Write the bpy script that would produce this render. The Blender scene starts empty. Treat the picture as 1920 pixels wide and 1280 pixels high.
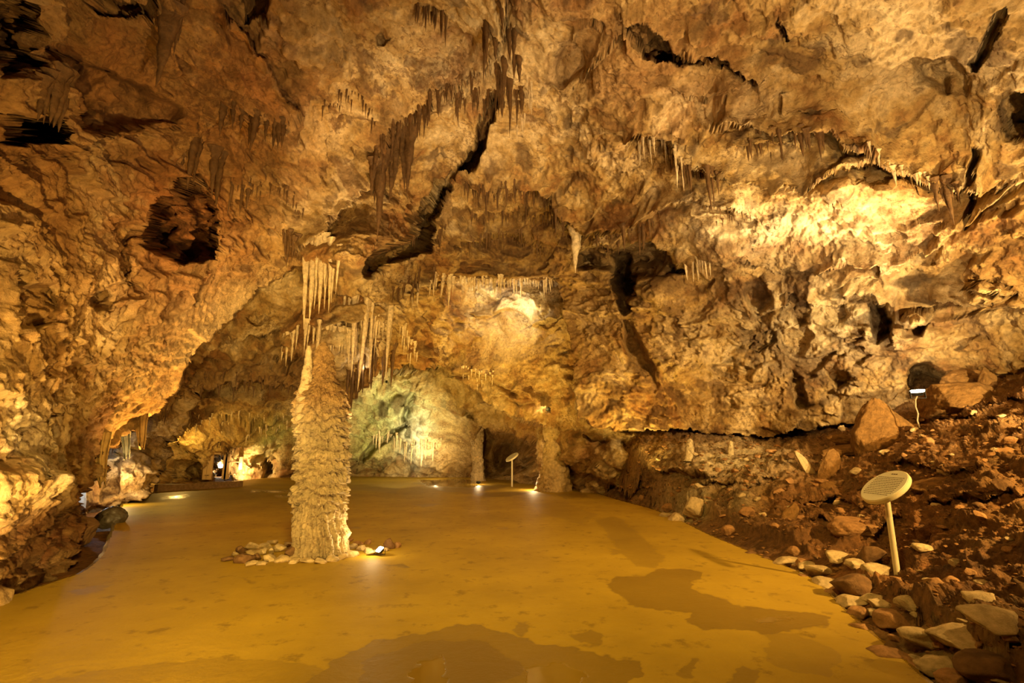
import bpy, bmesh, math, random
import numpy as np
from mathutils import Vector, Matrix

random.seed(11)
C = bpy.context.scene.collection
# ------------------------------------------------------------------ camera
FOC = 960.0
PITCH = math.atan(195 / 960)
EYE = 1.6
cs, sn = math.cos(PITCH), math.sin(PITCH)


def ratios(px, py):
    u = (np.asarray(px, float) - 960) / FOC
    v = (640 - np.asarray(py, float)) / FOC
    dy = np.maximum(cs - sn * v, 0.12)
    return u / dy, (sn + cs * v) / dy


def W(px, py, Y):
    a, b = ratios(px, py)
    return Vector((float(a * Y), float(Y), float(EYE + b * Y)))


def onfloor(px, py, z=0.0):
    a, b = ratios(px, py)
    Y = (z - EYE) / float(b)
    return W(px, py, Y)


def mpp(px, py, Y):                      # metres per pixel at that spot
    v = (640 - py) / FOC
    return Y / (cs - sn * v) / FOC


cam = bpy.data.cameras.new('camera')
cam.sensor_width = 36
cam.lens = 18
cam.clip_end = 200
camo = bpy.data.objects.new('camera', cam)
C.objects.link(camo)
camo.location = (0, 0, EYE)
camo.rotation_euler = (math.pi / 2 + PITCH, 0, 0)
bpy.context.scene.camera = camo
vs = bpy.context.scene.view_settings
vs.view_transform = 'Standard'
vs.look = 'None'
vs.gamma = 1
vs.use_curve_mapping = False
vs.exposure = -0.15
w = bpy.data.worlds.new('world')
w.use_nodes = True
w.node_tree.nodes['Background'].inputs[0].default_value = (0, 0, 0, 1)
w.node_tree.nodes['Background'].inputs[1].default_value = 0
bpy.context.scene.world = w

# ------------------------------------------------------------------ noise
rng = np.random.RandomState(7)
PERM = np.tile(rng.permutation(256), 3).astype(np.int32)
GR = rng.normal(size=(256, 3)).astype(np.float32)
GR /= np.linalg.norm(GR, axis=1)[:, None]
JIT = rng.rand(256, 3).astype(np.float32)


def chunked(fn):
    def g(p, *a):
        p = np.asarray(p, np.float32)
        if len(p) <= 120000:
            return fn(p, *a)
        return np.concatenate([fn(p[i:i + 120000], *a) for i in range(0, len(p), 120000)])
    return g


@chunked
def perlin(p):
    i = np.floor(p).astype(np.int32)
    f = p - i
    i &= 255
    s = f * f * f * (f * (f * 6 - 15) + 10)
    r = 0
    for dx in (0, 1):
        wx = s[:, 0] if dx else 1 - s[:, 0]
        hx = PERM[i[:, 0] + dx]
        for dy in (0, 1):
            wy = s[:, 1] if dy else 1 - s[:, 1]
            hy = PERM[hx + i[:, 1] + dy]
            for dz in (0, 1):
                wz = s[:, 2] if dz else 1 - s[:, 2]
                g = GR[PERM[hy + i[:, 2] + dz]]
                r = r + wx * wy * wz * (g[:, 0] * (f[:, 0] - dx) + g[:, 1] * (f[:, 1] - dy) + g[:, 2] * (f[:, 2] - dz))
    return r * 1.6


@chunked
def worley(p):
    i = np.floor(p).astype(np.int32)
    f = p - i
    i &= 255
    best = np.full(len(p), 9, np.float32)
    for dx in (-1, 0, 1):
        hx = PERM[(i[:, 0] + dx) & 255]
        for dy in (-1, 0, 1):
            hy = PERM[hx + ((i[:, 1] + dy) & 255)]
            for dz in (-1, 0, 1):
                j = JIT[PERM[hy + ((i[:, 2] + dz) & 255)]]
                d = (j[:, 0] + dx - f[:, 0]) ** 2 + (j[:, 1] + dy - f[:, 1]) ** 2 + (j[:, 2] + dz - f[:, 2]) ** 2
                best = np.minimum(best, d)
    return np.sqrt(best)


def fbm(p, o=4, gain=0.5):
    r, a, t = 0, 1.0, 0
    q = np.asarray(p, np.float32)
    for k in range(o):
        r = r + a * perlin(q)
        t += a
        a *= gain
        q = q * 2.03 + 17.3
    return r / t


def knob(p):
    return np.sqrt(np.clip(1 - (worley(p) / 0.85) ** 2, 0, 1))


def sstep(a, b, x):
    t = np.clip((x - a) / (b - a), 0, 1)
    return t * t * (3 - 2 * t)


# ------------------------------------------------------------------ 2-D helpers for outlines
def seg_dist(px, py, pl):
    """distance to a polyline, side (+ above), and how far past its ends"""
    best = np.full(px.shape, 1e9)
    side = np.zeros(px.shape)
    past = np.zeros(px.shape)
    n = len(pl) - 1
    for k in range(n):
        ax, ay = pl[k]
        bx, by = pl[k + 1]
        dx, dy = bx - ax, by - ay
        L2 = dx * dx + dy * dy
        t0 = ((px - ax) * dx + (py - ay) * dy) / L2
        t = np.clip(t0, 0, 1)
        d = np.hypot(px - ax - t * dx, py - ay - t * dy)
        m = d < best
        best = np.where(m, d, best)
        side = np.where(m, np.sign(dx * (py - ay) - dy * (px - ax)) * -1, side)
        L = math.sqrt(L2)
        e = np.zeros(px.shape)
        if k == 0:
            e = np.maximum(e, -t0 * L)
        if k == n - 1:
            e = np.maximum(e, (t0 - 1) * L)
        past = np.where(m, e, past)
    return best, side, past


def inpoly(px, py, poly):
    r = np.zeros(px.shape, bool)
    n = len(poly)
    for k in range(n):
        x0, y0 = poly[k]
        x1, y1 = poly[(k + 1) % n]
        if y0 == y1:
            continue
        c = ((y0 > py) != (y1 > py)) & (px < (x1 - x0) * (py - y0) / (y1 - y0) + x0)
        r ^= c
    return r


def signed_poly(px, py, poly):
    d, _, _ = seg_dist(px, py, list(poly) + [poly[0]])
    return np.where(inpoly(px, py, poly), d, -d)


def noise2(px, py, s, off=0.0):
    return perlin(np.stack([px / s + off, py / s + off * 1.7, np.full(px.shape, off + 0.37)], 1))


# ------------------------------------------------------------------ rock sheets
class Sheet:
    def __init__(self, ctrl, feats=(), tints=(), base=0, amp=1.0, pop=1.0, smooth=(), calm=(), warp=9.0, lam=0.02, wt=(0.42, 0.07, 0.08, 0.07, 0.06, 0.12, 0.075, 0.26)):
        self.wt = wt
        self.calm = calm
        self.post = None
        self.popr = ()
        c = np.array(ctrl, float)
        self.xy = c[:, :2] / 400
        n = len(c)
        K = self.kern(self.xy, self.xy) + np.eye(n) * lam
        Pm = np.c_[np.ones(n), self.xy]
        A = np.zeros((n + 3, n + 3))
        A[:n, :n] = K
        A[:n, n:] = Pm
        A[n:, :n] = Pm.T
        self.w = np.linalg.solve(A, np.r_[np.log(c[:, 2]), 0, 0, 0])
        self.feats, self.tints, self.base, self.amp, self.popk, self.smooth, self.warp = feats, tints, base, amp, pop, smooth, warp

    @staticmethod
    def kern(a, b):
        r2 = ((a[:, None, :] - b[None]) ** 2).sum(-1)
        return 0.5 * r2 * np.log(r2 + 1e-12)

    def Y0(self, px, py):
        out = np.empty(len(px))
        for i in range(0, len(px), 40000):
            q = np.c_[px[i:i + 40000], py[i:i + 40000]] / 400
            out[i:i + 40000] = self.kern(q, self.xy) @ self.w[:-3] + self.w[-3] + q @ self.w[-2:]
        return np.exp(np.clip(out, math.log(1.2), math.log(60)))

    def off(self, px, py):
        o = np.zeros(len(px))
        wx = px + self.warp * noise2(px, py, 45, 3) + 0.5 * self.warp * noise2(px, py, 16, 8)
        wy = py + self.warp * noise2(px, py, 45, 21) + 0.5 * self.warp * noise2(px, py, 16, 31)
        for f in self.feats:
            k = f[0]
            pts = np.array(f[1], float)
            pad = 160 if k != 'ledge' else 4 * f[3] + 60
            if k == 'bump':
                pad = 3.2 * max(f[2], f[3])
            lo, hi = pts.min(0) - pad, pts.max(0) + pad
            m = (px > lo[0]) & (px < hi[0]) & (py > lo[1]) & (py < hi[1])
            if not m.any():
                continue
            x, y = wx[m], wy[m]
            if k == 'pit':                       # ('pit', poly, depth, soft)
                d = signed_poly(x, y, f[1])
                o[m] += f[2] * sstep(-2, f[3], d) * (0.75 + 0.6 * noise2(x, y, 40, 91)) + 0.25 * f[2] * sstep(f[3], f[3] * 4, d)
            elif k == 'crack':                   # ('crack', line, depth, halfwidth)
                d, s, e = seg_dist(x, y, f[1])
                o[m] += f[2] * np.clip(1 - (d / f[3]) ** 2, 0, 1)
            elif k == 'ledge':                   # ('ledge', line, h, L)
                d, s, e = seg_dist(x, y, f[1])
                fade = np.exp(-np.maximum(e, 0) / 25)
                up = np.exp(-d / f[3]) * sstep(-1, 3, d * np.where(s > 0, 1, -1))
                dn = np.exp(-d / (f[3] * 0.45)) * sstep(-1, 3, d * np.where(s > 0, -1, 1))
                o[m] += fade * f[2] * (-0.7 * up + 0.45 * dn)
            elif k == 'bump':                    # ('bump', [(x,y)], rx, ry, h)
                cx, cy = f[1][0]
                r2 = ((x - cx) / f[2]) ** 2 + ((y - cy) / f[3]) ** 2
                o[m] -= f[4] * np.sqrt(np.clip(1 - r2, 0, 1)) if len(f) > 5 else f[4] * np.exp(-r2)
        return o

    def flat(self, px, py):
        Y = self.Y0(px, py)
        a, b = ratios(px, py)
        return np.stack([a * Y, Y, EYE + b * Y], 1)

    def surf(self, px, py, color=False):
        px = np.atleast_1d(np.asarray(px, float))
        py = np.atleast_1d(np.asarray(py, float))
        A, B, D = self.flat(px, py), self.flat(px + 8, py), self.flat(px, py + 8)
        N = np.cross(B - A, D - A)
        N /= np.linalg.norm(N, axis=1)[:, None] + 1e-9
        flip = (N * (A - np.array([0, 0, EYE]))).sum(1) > 0
        N[flip] *= -1
        Y = self.Y0(px, py) + self.off(px, py)
        Y = np.maximum(Y, 1.2)
        a, b = ratios(px, py)
        P = np.stack([a * Y, Y, EYE + b * Y], 1)
        sm = np.zeros(len(px))
        for cx, cy, rx, ry, k in self.smooth:
            sm = np.maximum(sm, k * np.exp(-((px - cx) / rx) ** 2 - ((py - cy) / ry) ** 2))
        Q = P + 0.35 * np.stack([perlin(P * 0.8 + 5), perlin(P * 0.8 + 25), perlin(P * 0.8 + 45)], 1)
        big = fbm(Q * 0.42, 3)
        rid = 1 - np.abs(perlin(Q * np.array([0.9, 0.9, 1.5]) + 3)) * 2
        rid2 = 1 - np.abs(fbm(Q * np.array([2.1, 2.1, 3.2]) + 11, 2)) * 2.2
        mask = (0.22 + 0.78 * sstep(-0.18, 0.22, fbm(Q * 0.55 + 9, 3))) * self.popk * (1 - 0.85 * sm)
        k1 = knob(Q * 4.2 + 3)
        k2 = knob(Q * 10.5 + 7)
        fine = fbm(P * 7.0, 4, 0.6)
        w = self.wt
        ca = np.zeros(len(px))
        for cx, cy, rx, ry, k in self.calm:
            ca = np.maximum(ca, k * np.exp(-((px - cx) / rx) ** 2 - ((py - cy) / ry) ** 2))
        ca = 1 - ca
        mid = fbm(Q * 2.6 + 31, 5, 0.6)
        px_ = np.zeros(len(px))
        for cx, cy, rx, ry, k in self.popr:
            px_ = np.maximum(px_, k * np.exp(-((px - cx) / rx) ** 2 - ((py - cy) / ry) ** 2))
        mask = np.maximum(mask, px_ * (0.55 + 0.75 * sstep(-0.3, 0.2, fbm(Q * 1.1 + 19, 3))))
        d = w[0] * big * ca + w[1] * rid * (1 - 0.8 * sm) * ca + w[2] * rid2 * (1 - 0.8 * sm) * (0.4 + 0.6 * ca) \
            + mask * (w[3] * k1 + w[4] * k2) + w[5] * mid * (1 - 0.75 * sm) * (0.35 + 0.65 * ca) + w[6] * fine * (1 - 0.6 * sm)
        st = fbm(Q * np.array([0.42, 0.42, 0.85]) + 70, 4) * 3.4 + 0.15 * mid
        fr = st - np.floor(st)
        d = d + w[7] * ca * (1 - 0.7 * sm) * (np.floor(st) + sstep(0.0, 0.16, fr))
        P = P + N * (self.amp * d)[:, None]
        if self.post is not None:
            P = self.post(P)
        if not color:
            return P
        n1 = fbm(Q * 0.6 + 40, 4)
        n2 = fbm(Q * 2.3 + 60, 4)
        n3 = fbm(P * 6.0 + 80, 3)
        cream, ochre, rust, dark = (np.array(c) for c in ((0.66, 0.485, 0.245), (0.42, 0.265, 0.088), (0.26, 0.12, 0.032), (0.085, 0.04, 0.014)))
        t = np.clip(0.45 + 1.2 * n1 + 0.7 * n2 + 0.35 * n3 + self.base, 0, 1)[:, None]
        col = np.where(t > 0.5, ochre + (cream - ochre) * (t * 2 - 1), rust + (ochre - rust) * t * 2)
        dk = sstep(0.16, 0.34, fbm(Q * 1.7 + 90, 4) + 0.25 * n3)[:, None] * 0.7
        col = col + (dark - col) * dk
        for tn in self.tints:
            if tn[0] == 'patch':                  # broken staining: region, colour, strength, cover
                _, cx, cy, rx, ry, cc, st_, thr = tn
                k = st_ * np.exp(-(((px - cx) / rx) ** 2 + ((py - cy) / ry) ** 2) ** 2) * sstep(thr, thr + 0.07, fbm(Q * np.array([1.3, 1.3, 0.9]) + 120, 5, 0.6))
            elif tn[0] == 'poly':
                wx = px + 10 * noise2(px, py, 30, 5) + 5 * noise2(px, py, 9, 15)
                wy = py + 10 * noise2(px, py, 30, 55) + 5 * noise2(px, py, 9, 65)
                k = tn[3] * sstep(-3, 6, signed_poly(wx, wy, tn[1]))
                cc = tn[2]
            else:
                cx, cy, rx, ry, cc, st = tn
                k = st * np.exp(-((px - cx) / rx) ** 2 - ((py - cy) / ry) ** 2) * np.clip(1 + 1.2 * n2, 0.2, 1.4)
            k = np.clip(k, 0, 1)[:, None]
            col = col + (np.array(cc) * (1 + 0.45 * n2[:, None]) - col) * k
        return P, np.clip(col, 0.01, 0.95)


def mesh_from(name, V, Fq, col=None, mat=None, smooth=True):
    V = np.asarray(V, np.float32)
    Fq = np.asarray(Fq, np.int32)
    me = bpy.data.meshes.new(name)
    n, k = Fq.shape
    me.vertices.add(len(V))
    me.vertices.foreach_set('co', V.ravel())
    me.loops.add(n * k)
    me.loops.foreach_set('vertex_index', Fq.ravel())
    me.polygons.add(n)
    me.polygons.foreach_set('loop_start', np.arange(0, n * k, k, dtype=np.int32))
    me.polygons.foreach_set('use_smooth', np.full(n, smooth, bool))
    if col is not None:
        at = me.attributes.new('Col', 'FLOAT_COLOR', 'POINT')
        at.data.foreach_set('color', np.c_[col, np.ones(len(col))].astype(np.float32).ravel())
    me.update(calc_edges=True)
    if mat:
        me.materials.append(mat)
    return me


def link(name, me, parent=None):
    o = bpy.data.objects.new(name, me)
    C.objects.link(o)
    if parent:
        o.parent = parent
    return o


def grid_axis(lo, hi, dlo, dhi, step, grow=1.10, big=40):
    a = list(np.arange(dlo, dhi + step, step))
    s = step
    x = a[-1]
    while x < hi:
        s = min(s * grow, big)
        x += s
        a.append(x)
    s, x, pre = step, a[0], []
    while x > lo:
        s = min(s * grow, big)
        x -= s
        pre.append(x)
    return np.array(pre[::-1] + a)


def build_sheet(sheet, poly, xs, ys, split, mat, skirt=(0.08, 0.25, 0.55, 1.0, 1.7, 2.6), clipfn=None):
    """split: list of (name, fn(px,py)->bool); the first that claims a face gets it"""
    X, Yp = np.meshgrid(xs, ys)
    nx = len(xs)
    px, py = X.ravel(), Yp.ravel()
    P, col = sheet.surf(px, py, True)
    ins = inpoly(px + 6 * noise2(px, py, 22, 71), py + 7 * noise2(px, py, 15, 77) + 3 * noise2(px, py, 6, 79), poly)
    ins = ins.reshape(X.shape)
    fm = ins[:-1, :-1] & ins[1:, :-1] & ins[:-1, 1:] & ins[1:, 1:]
    idx = np.arange(len(px)).reshape(X.shape)
    q = np.stack([idx[:-1, :-1], idx[1:, :-1], idx[1:, 1:], idx[:-1, 1:]], -1)
    fi, fj = np.nonzero(fm)
    Q = q[fi, fj]
    # skirt
    E = []
    H, Wd = fm.shape
    fp = np.pad(fm, 1)
    bi, bj = np.nonzero(fm & ~fp[2:, 1:-1])
    k = bi < H - 1
    E.append(np.stack([idx[bi + 1, bj], idx[bi + 1, bj + 1]], 1)[k])
    bi, bj = np.nonzero(fm & ~fp[:-2, 1:-1])
    k = bi > 0
    E.append(np.stack([idx[bi, bj + 1], idx[bi, bj]], 1)[k])
    bi, bj = np.nonzero(fm & ~fp[1:-1, 2:])
    k = bj < Wd - 1
    E.append(np.stack([idx[bi + 1, bj + 1], idx[bi, bj + 1]], 1)[k])
    bi, bj = np.nonzero(fm & ~fp[1:-1, :-2])
    k = bj > 0
    E.append(np.stack([idx[bi, bj], idx[bi + 1, bj]], 1)[k])
    E = np.concatenate(E)
    V = [P]
    CO = [col]
    S = []
    if len(E) and skirt:
        bv, inv = np.unique(E.ravel(), return_inverse=True)
        e = inv.reshape(-1, 2)
        cen = np.array([0, 0, EYE])
        dvec = P[bv] - cen
        t = np.linalg.norm(dvec, axis=1)[:, None]
        prev = bv
        base = len(P)
        for s in skirt:
            R = cen + dvec * (1 + s / t)
            R = R + 0.12 * min(s, 1) * np.stack([perlin(R * 2.2 + 4), perlin(R * 2.2 + 14), perlin(R * 2.2 + 24)], 1)
            V.append(R)
            CO.append(col[bv] * 0.95)
            cur = base + np.arange(len(bv))
            S.append(np.stack([prev[e[:, 0]], cur[e[:, 0]], cur[e[:, 1]], prev[e[:, 1]]], 1))
            prev = cur
            base += len(bv)
    V = np.concatenate(V)
    CO = np.concatenate(CO)
    AllF = np.concatenate([Q] + S) if S else Q
    fpx = np.concatenate([px[Q].mean(1)] + [px[bv][e].mean(1)] * len(S)) if S else px[Q].mean(1)
    fpy = np.concatenate([py[Q].mean(1)] + [py[bv][e].mean(1)] * len(S)) if S else py[Q].mean(1)
    left = np.ones(len(AllF), bool)
    obs = []
    for name, fn in split:
        m = left & fn(fpx, fpy)
        left &= ~m
        FF = AllF[m]
        u, inv = np.unique(FF.ravel(), return_inverse=True)
        o = link(name, mesh_from(name, V[u], inv.reshape(-1, 4), CO[u], mat))
        o['kind'] = 'structure'
        obs.append(o)
    return obs


# ------------------------------------------------------------------ materials
def nodes_mat(name):
    m = bpy.data.materials.new(name)
    m.use_nodes = True
    nt = m.node_tree
    b = nt.nodes['Principled BSDF']
    return m, nt, b


def N(nt, t, **kw):
    n = nt.nodes.new(t)
    for k, v in kw.items():
        if k in n.inputs:
            n.inputs[k].default_value = v
        else:
            setattr(n, k, v)
    return n


def rock_material(name, base=None, bump=0.02, scale=34, rough=0.82, spec=0.25, var=0.35, contrast_scale=11, speck=0.0, speck_scale=13):
    m, nt, b = nodes_mat(name)
    geo = N(nt, 'ShaderNodeNewGeometry')
    if base is None:
        at = N(nt, 'ShaderNodeAttribute')
        at.attribute_name = 'Col'
        src = at.outputs['Color']
        vec = geo.outputs['Position']
    else:
        rgb = N(nt, 'ShaderNodeRGB')
        rgb.outputs[0].default_value = (*base, 1)
        src = rgb.outputs[0]
        vec = geo.outputs['Position']
    n1 = N(nt, 'ShaderNodeTexNoise', Scale=contrast_scale, Detail=7.0, Roughness=0.65)
    nt.links.new(vec, n1.inputs['Vector'])
    mr = N(nt, 'ShaderNodeMapRange')
    mr.inputs['From Min'].default_value = 0.3
    mr.inputs['From Max'].default_value = 0.7
    mr.inputs['To Min'].default_value = 1 - var
    mr.inputs['To Max'].default_value = 1 + var * 0.75
    nt.links.new(n1.outputs['Fac'], mr.inputs['Value'])
    mul = N(nt, 'ShaderNodeVectorMath', operation='SCALE')
    nt.links.new(src, mul.inputs[0])
    nt.links.new(mr.outputs[0], mul.inputs['Scale'])
    out = mul.outputs[0]
    if speck:
        big = N(nt, 'ShaderNodeTexNoise', Scale=0.9, Detail=3.0)
        nt.links.new(vec, big.inputs['Vector'])
        sp = N(nt, 'ShaderNodeTexNoise', Scale=speck_scale, Detail=6.0, Roughness=0.62)
        nt.links.new(vec, sp.inputs['Vector'])
        add = N(nt, 'ShaderNodeMath', operation='MULTIPLY_ADD')
        add.inputs[1].default_value = 0.55
        nt.links.new(big.outputs['Fac'], add.inputs[0])
        nt.links.new(sp.outputs['Fac'], add.inputs[2])
        mr2 = N(nt, 'ShaderNodeMapRange')
        mr2.inputs['From Min'].default_value = 0.86
        mr2.inputs['From Max'].default_value = 0.93
        mr2.inputs['To Max'].default_value = speck
        nt.links.new(add.outputs[0], mr2.inputs['Value'])
        mx = N(nt, 'ShaderNodeMix', data_type='RGBA')
        mx.inputs[7].default_value = (0.13, 0.06, 0.02, 1)
        nt.links.new(mr2.outputs[0], mx.inputs[0])
        nt.links.new(out, mx.inputs[6])
        out = mx.outputs[2]
    nt.links.new(out, b.inputs['Base Color'])
    b.inputs['Roughness'].default_value = rough
    b.inputs['Specular IOR Level'].default_value = spec
    n2 = N(nt, 'ShaderNodeTexNoise', Scale=scale, Detail=8.0, Roughness=0.7)
    nt.links.new(vec, n2.inputs['Vector'])
    bp = N(nt, 'ShaderNodeBump', Strength=1.0, Distance=bump)
    nt.links.new(n2.outputs['Fac'], bp.inputs['Height'])
    nt.links.new(bp.outputs[0], b.inputs['Normal'])
    return m


M_lime = rock_material('limestone', bump=0.045, scale=20, var=0.36, speck=0.6)
M_dirt = rock_material('cave_earth', bump=0.09, scale=18, rough=0.7, spec=0.35, var=0.6, speck=0.6, speck_scale=8)
M_stal = rock_material('dripstone', (0.66, 0.50, 0.28), bump=0.02, scale=22, rough=0.6, spec=0.35, var=0.45)
M_staldark = rock_material('shaded_brown_dripstone', (0.13, 0.065, 0.02), bump=0.02, scale=22, rough=0.6, spec=0.35, var=0.45)  # brown, darkened further to stand in for backlit shade
M_stone = rock_material('pale_stone', (0.60, 0.46, 0.25), bump=0.015, scale=30, var=0.4)
M_stonered = rock_material('rusty_stone', (0.40, 0.22, 0.09), bump=0.015, scale=30, var=0.45)
M_wetstone = rock_material('wet_stone', (0.10, 0.08, 0.05), bump=0.01, scale=20, rough=0.25, spec=0.6, var=0.4)


def plain(name, col, rough=0.5, metal=0.0, bump=0.0, scale=40):
    m, nt, b = nodes_mat(name)
    b.inputs['Metallic'].default_value = metal
    n1 = N(nt, 'ShaderNodeTexNoise', Scale=scale, Detail=4.0)
    ramp = N(nt, 'ShaderNodeValToRGB')
    ramp.color_ramp.elements[0].color = (*[c * 0.86 for c in col], 1)
    ramp.color_ramp.elements[1].color = (*[min(1, c * 1.1) for c in col], 1)
    nt.links.new(n1.outputs['Fac'], ramp.inputs[0])
    nt.links.new(ramp.outputs[0], b.inputs['Base Color'])
    b.inputs['Roughness'].default_value = rough
    if bump:
        bp = N(nt, 'ShaderNodeBump', Strength=0.6, Distance=bump)
        nt.links.new(n1.outputs['Fac'], bp.inputs['Height'])
        nt.links.new(bp.outputs[0], b.inputs['Normal'])
    return m


def emit(name, col, s):
    m, nt, b = nodes_mat(name)
    b.inputs['Base Color'].default_value = (*col, 1)
    b.inputs['Emission Color'].default_value = (*col, 1)
    b.inputs['Emission Strength'].default_value = s
    return m


M_sign = plain('cream_enamel', (0.95, 0.90, 0.74), 0.4)
M_post = plain('cream_paint', (0.72, 0.62, 0.38), 0.45)
M_ink = plain('brown_ink', (0.10, 0.06, 0.03), 0.6)
M_black = plain('black_metal', (0.03, 0.03, 0.03), 0.45, 0.3)
M_wood = plain('brown_wood', (0.55, 0.38, 0.20), 0.6, 0, 0.004, 30)
M_cable = plain('pale_cable', (0.35, 0.28, 0.18), 0.6)
M_lamp = emit('warm_lamp_glass', (1.0, 0.86, 0.55), 22)
M_lampw = emit('white_lamp_glass', (1.0, 0.95, 0.82), 16)
# ================================================================== THE CAVE
# ---- main shell: left wall, ceiling, right wall
S_ctrl = [
    (0, 1115, 6.0), (0, 1000, 5.8), (0, 900, 5.6), (0, 800, 5.5), (0, 600, 5.6), (0, 400, 5.6), (0, 200, 5.4), (0, 0, 5.0),
    (-400, 900, 4.0), (-400, 400, 4.0), (-400, 0, 3.8), (-800, 600, 2.6), (-800, 0, 2.6), (-400, 1200, 3.9),
    (60, 1080, 6.9), (90, 960, 7.2), (80, 850, 6.8), (125, 1000, 9.0), (145, 920, 9.7), (160, 860, 10.0), (240, 790, 10.7), (340, 690, 11.4), (430, 600, 12), (480, 545, 12.3), (565, 490, 12.7),
    (150, 700, 8), (150, 500, 7.3), (150, 300, 7), (150, 100, 6.3), (300, 600, 9.6), (300, 400, 8.6), (300, 200, 7.6), (300, 0, 6.4),
    (450, 450, 10.8), (450, 300, 9.3), (450, 100, 7.8), (600, 0, 6.8), (600, 200, 9.2), (600, 400, 11.8), (700, 500, 13.0), (650, 545, 12.8), (560, 420, 11.6),
    (800, 0, 7.0), (800, 180, 9.8), (790, 300, 12.2), (800, 400, 14), (800, 500, 15.5), (740, 545, 14.2),
    (960, 0, 7.2), (960, 180, 10.2), (960, 300, 12.5), (960, 430, 15.8), (960, 515, 16.6), (860, 520, 16.2),
    (1040, 520, 16.5), (1060, 600, 16), (1080, 700, 15.5), (1085, 800, 15.2), (1220, 805, 14.7), (1440, 815, 13.7), (1600, 790, 12.4), (1720, 750, 11.4), (1920, 720, 10), (2300, 690, 8),
    (1150, 700, 15.0), (1300, 730, 14.4), (1200, 0, 7.0), (1200, 200, 9.6), (1200, 400, 12.8), (1200, 600, 15.0), (1400, 0, 6.8), (1400, 200, 8.8), (1400, 400, 11.2), (1400, 600, 13.4), (1500, 720, 13.2),
    (1600, 0, 6.3), (1600, 200, 8.0), (1600, 400, 9.9), (1600, 600, 11.8), (1800, 0, 5.9), (1800, 200, 7.4), (1800, 400, 9.0), (1800, 600, 10.5),
    (1920, 0, 5.6), (1920, 300, 7.6), (1920, 550, 9.2), (2300, 0, 4.6), (2300, 400, 6.4), (2900, 300, 4.2), (2900, 700, 4.5),
    (0, -500, 3.2), (960, -500, 3.8), (1900, -500, 3.4), (960, -800, 2.4), (-700, -700, 1.8), (2700, -700, 1.8)]
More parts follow.
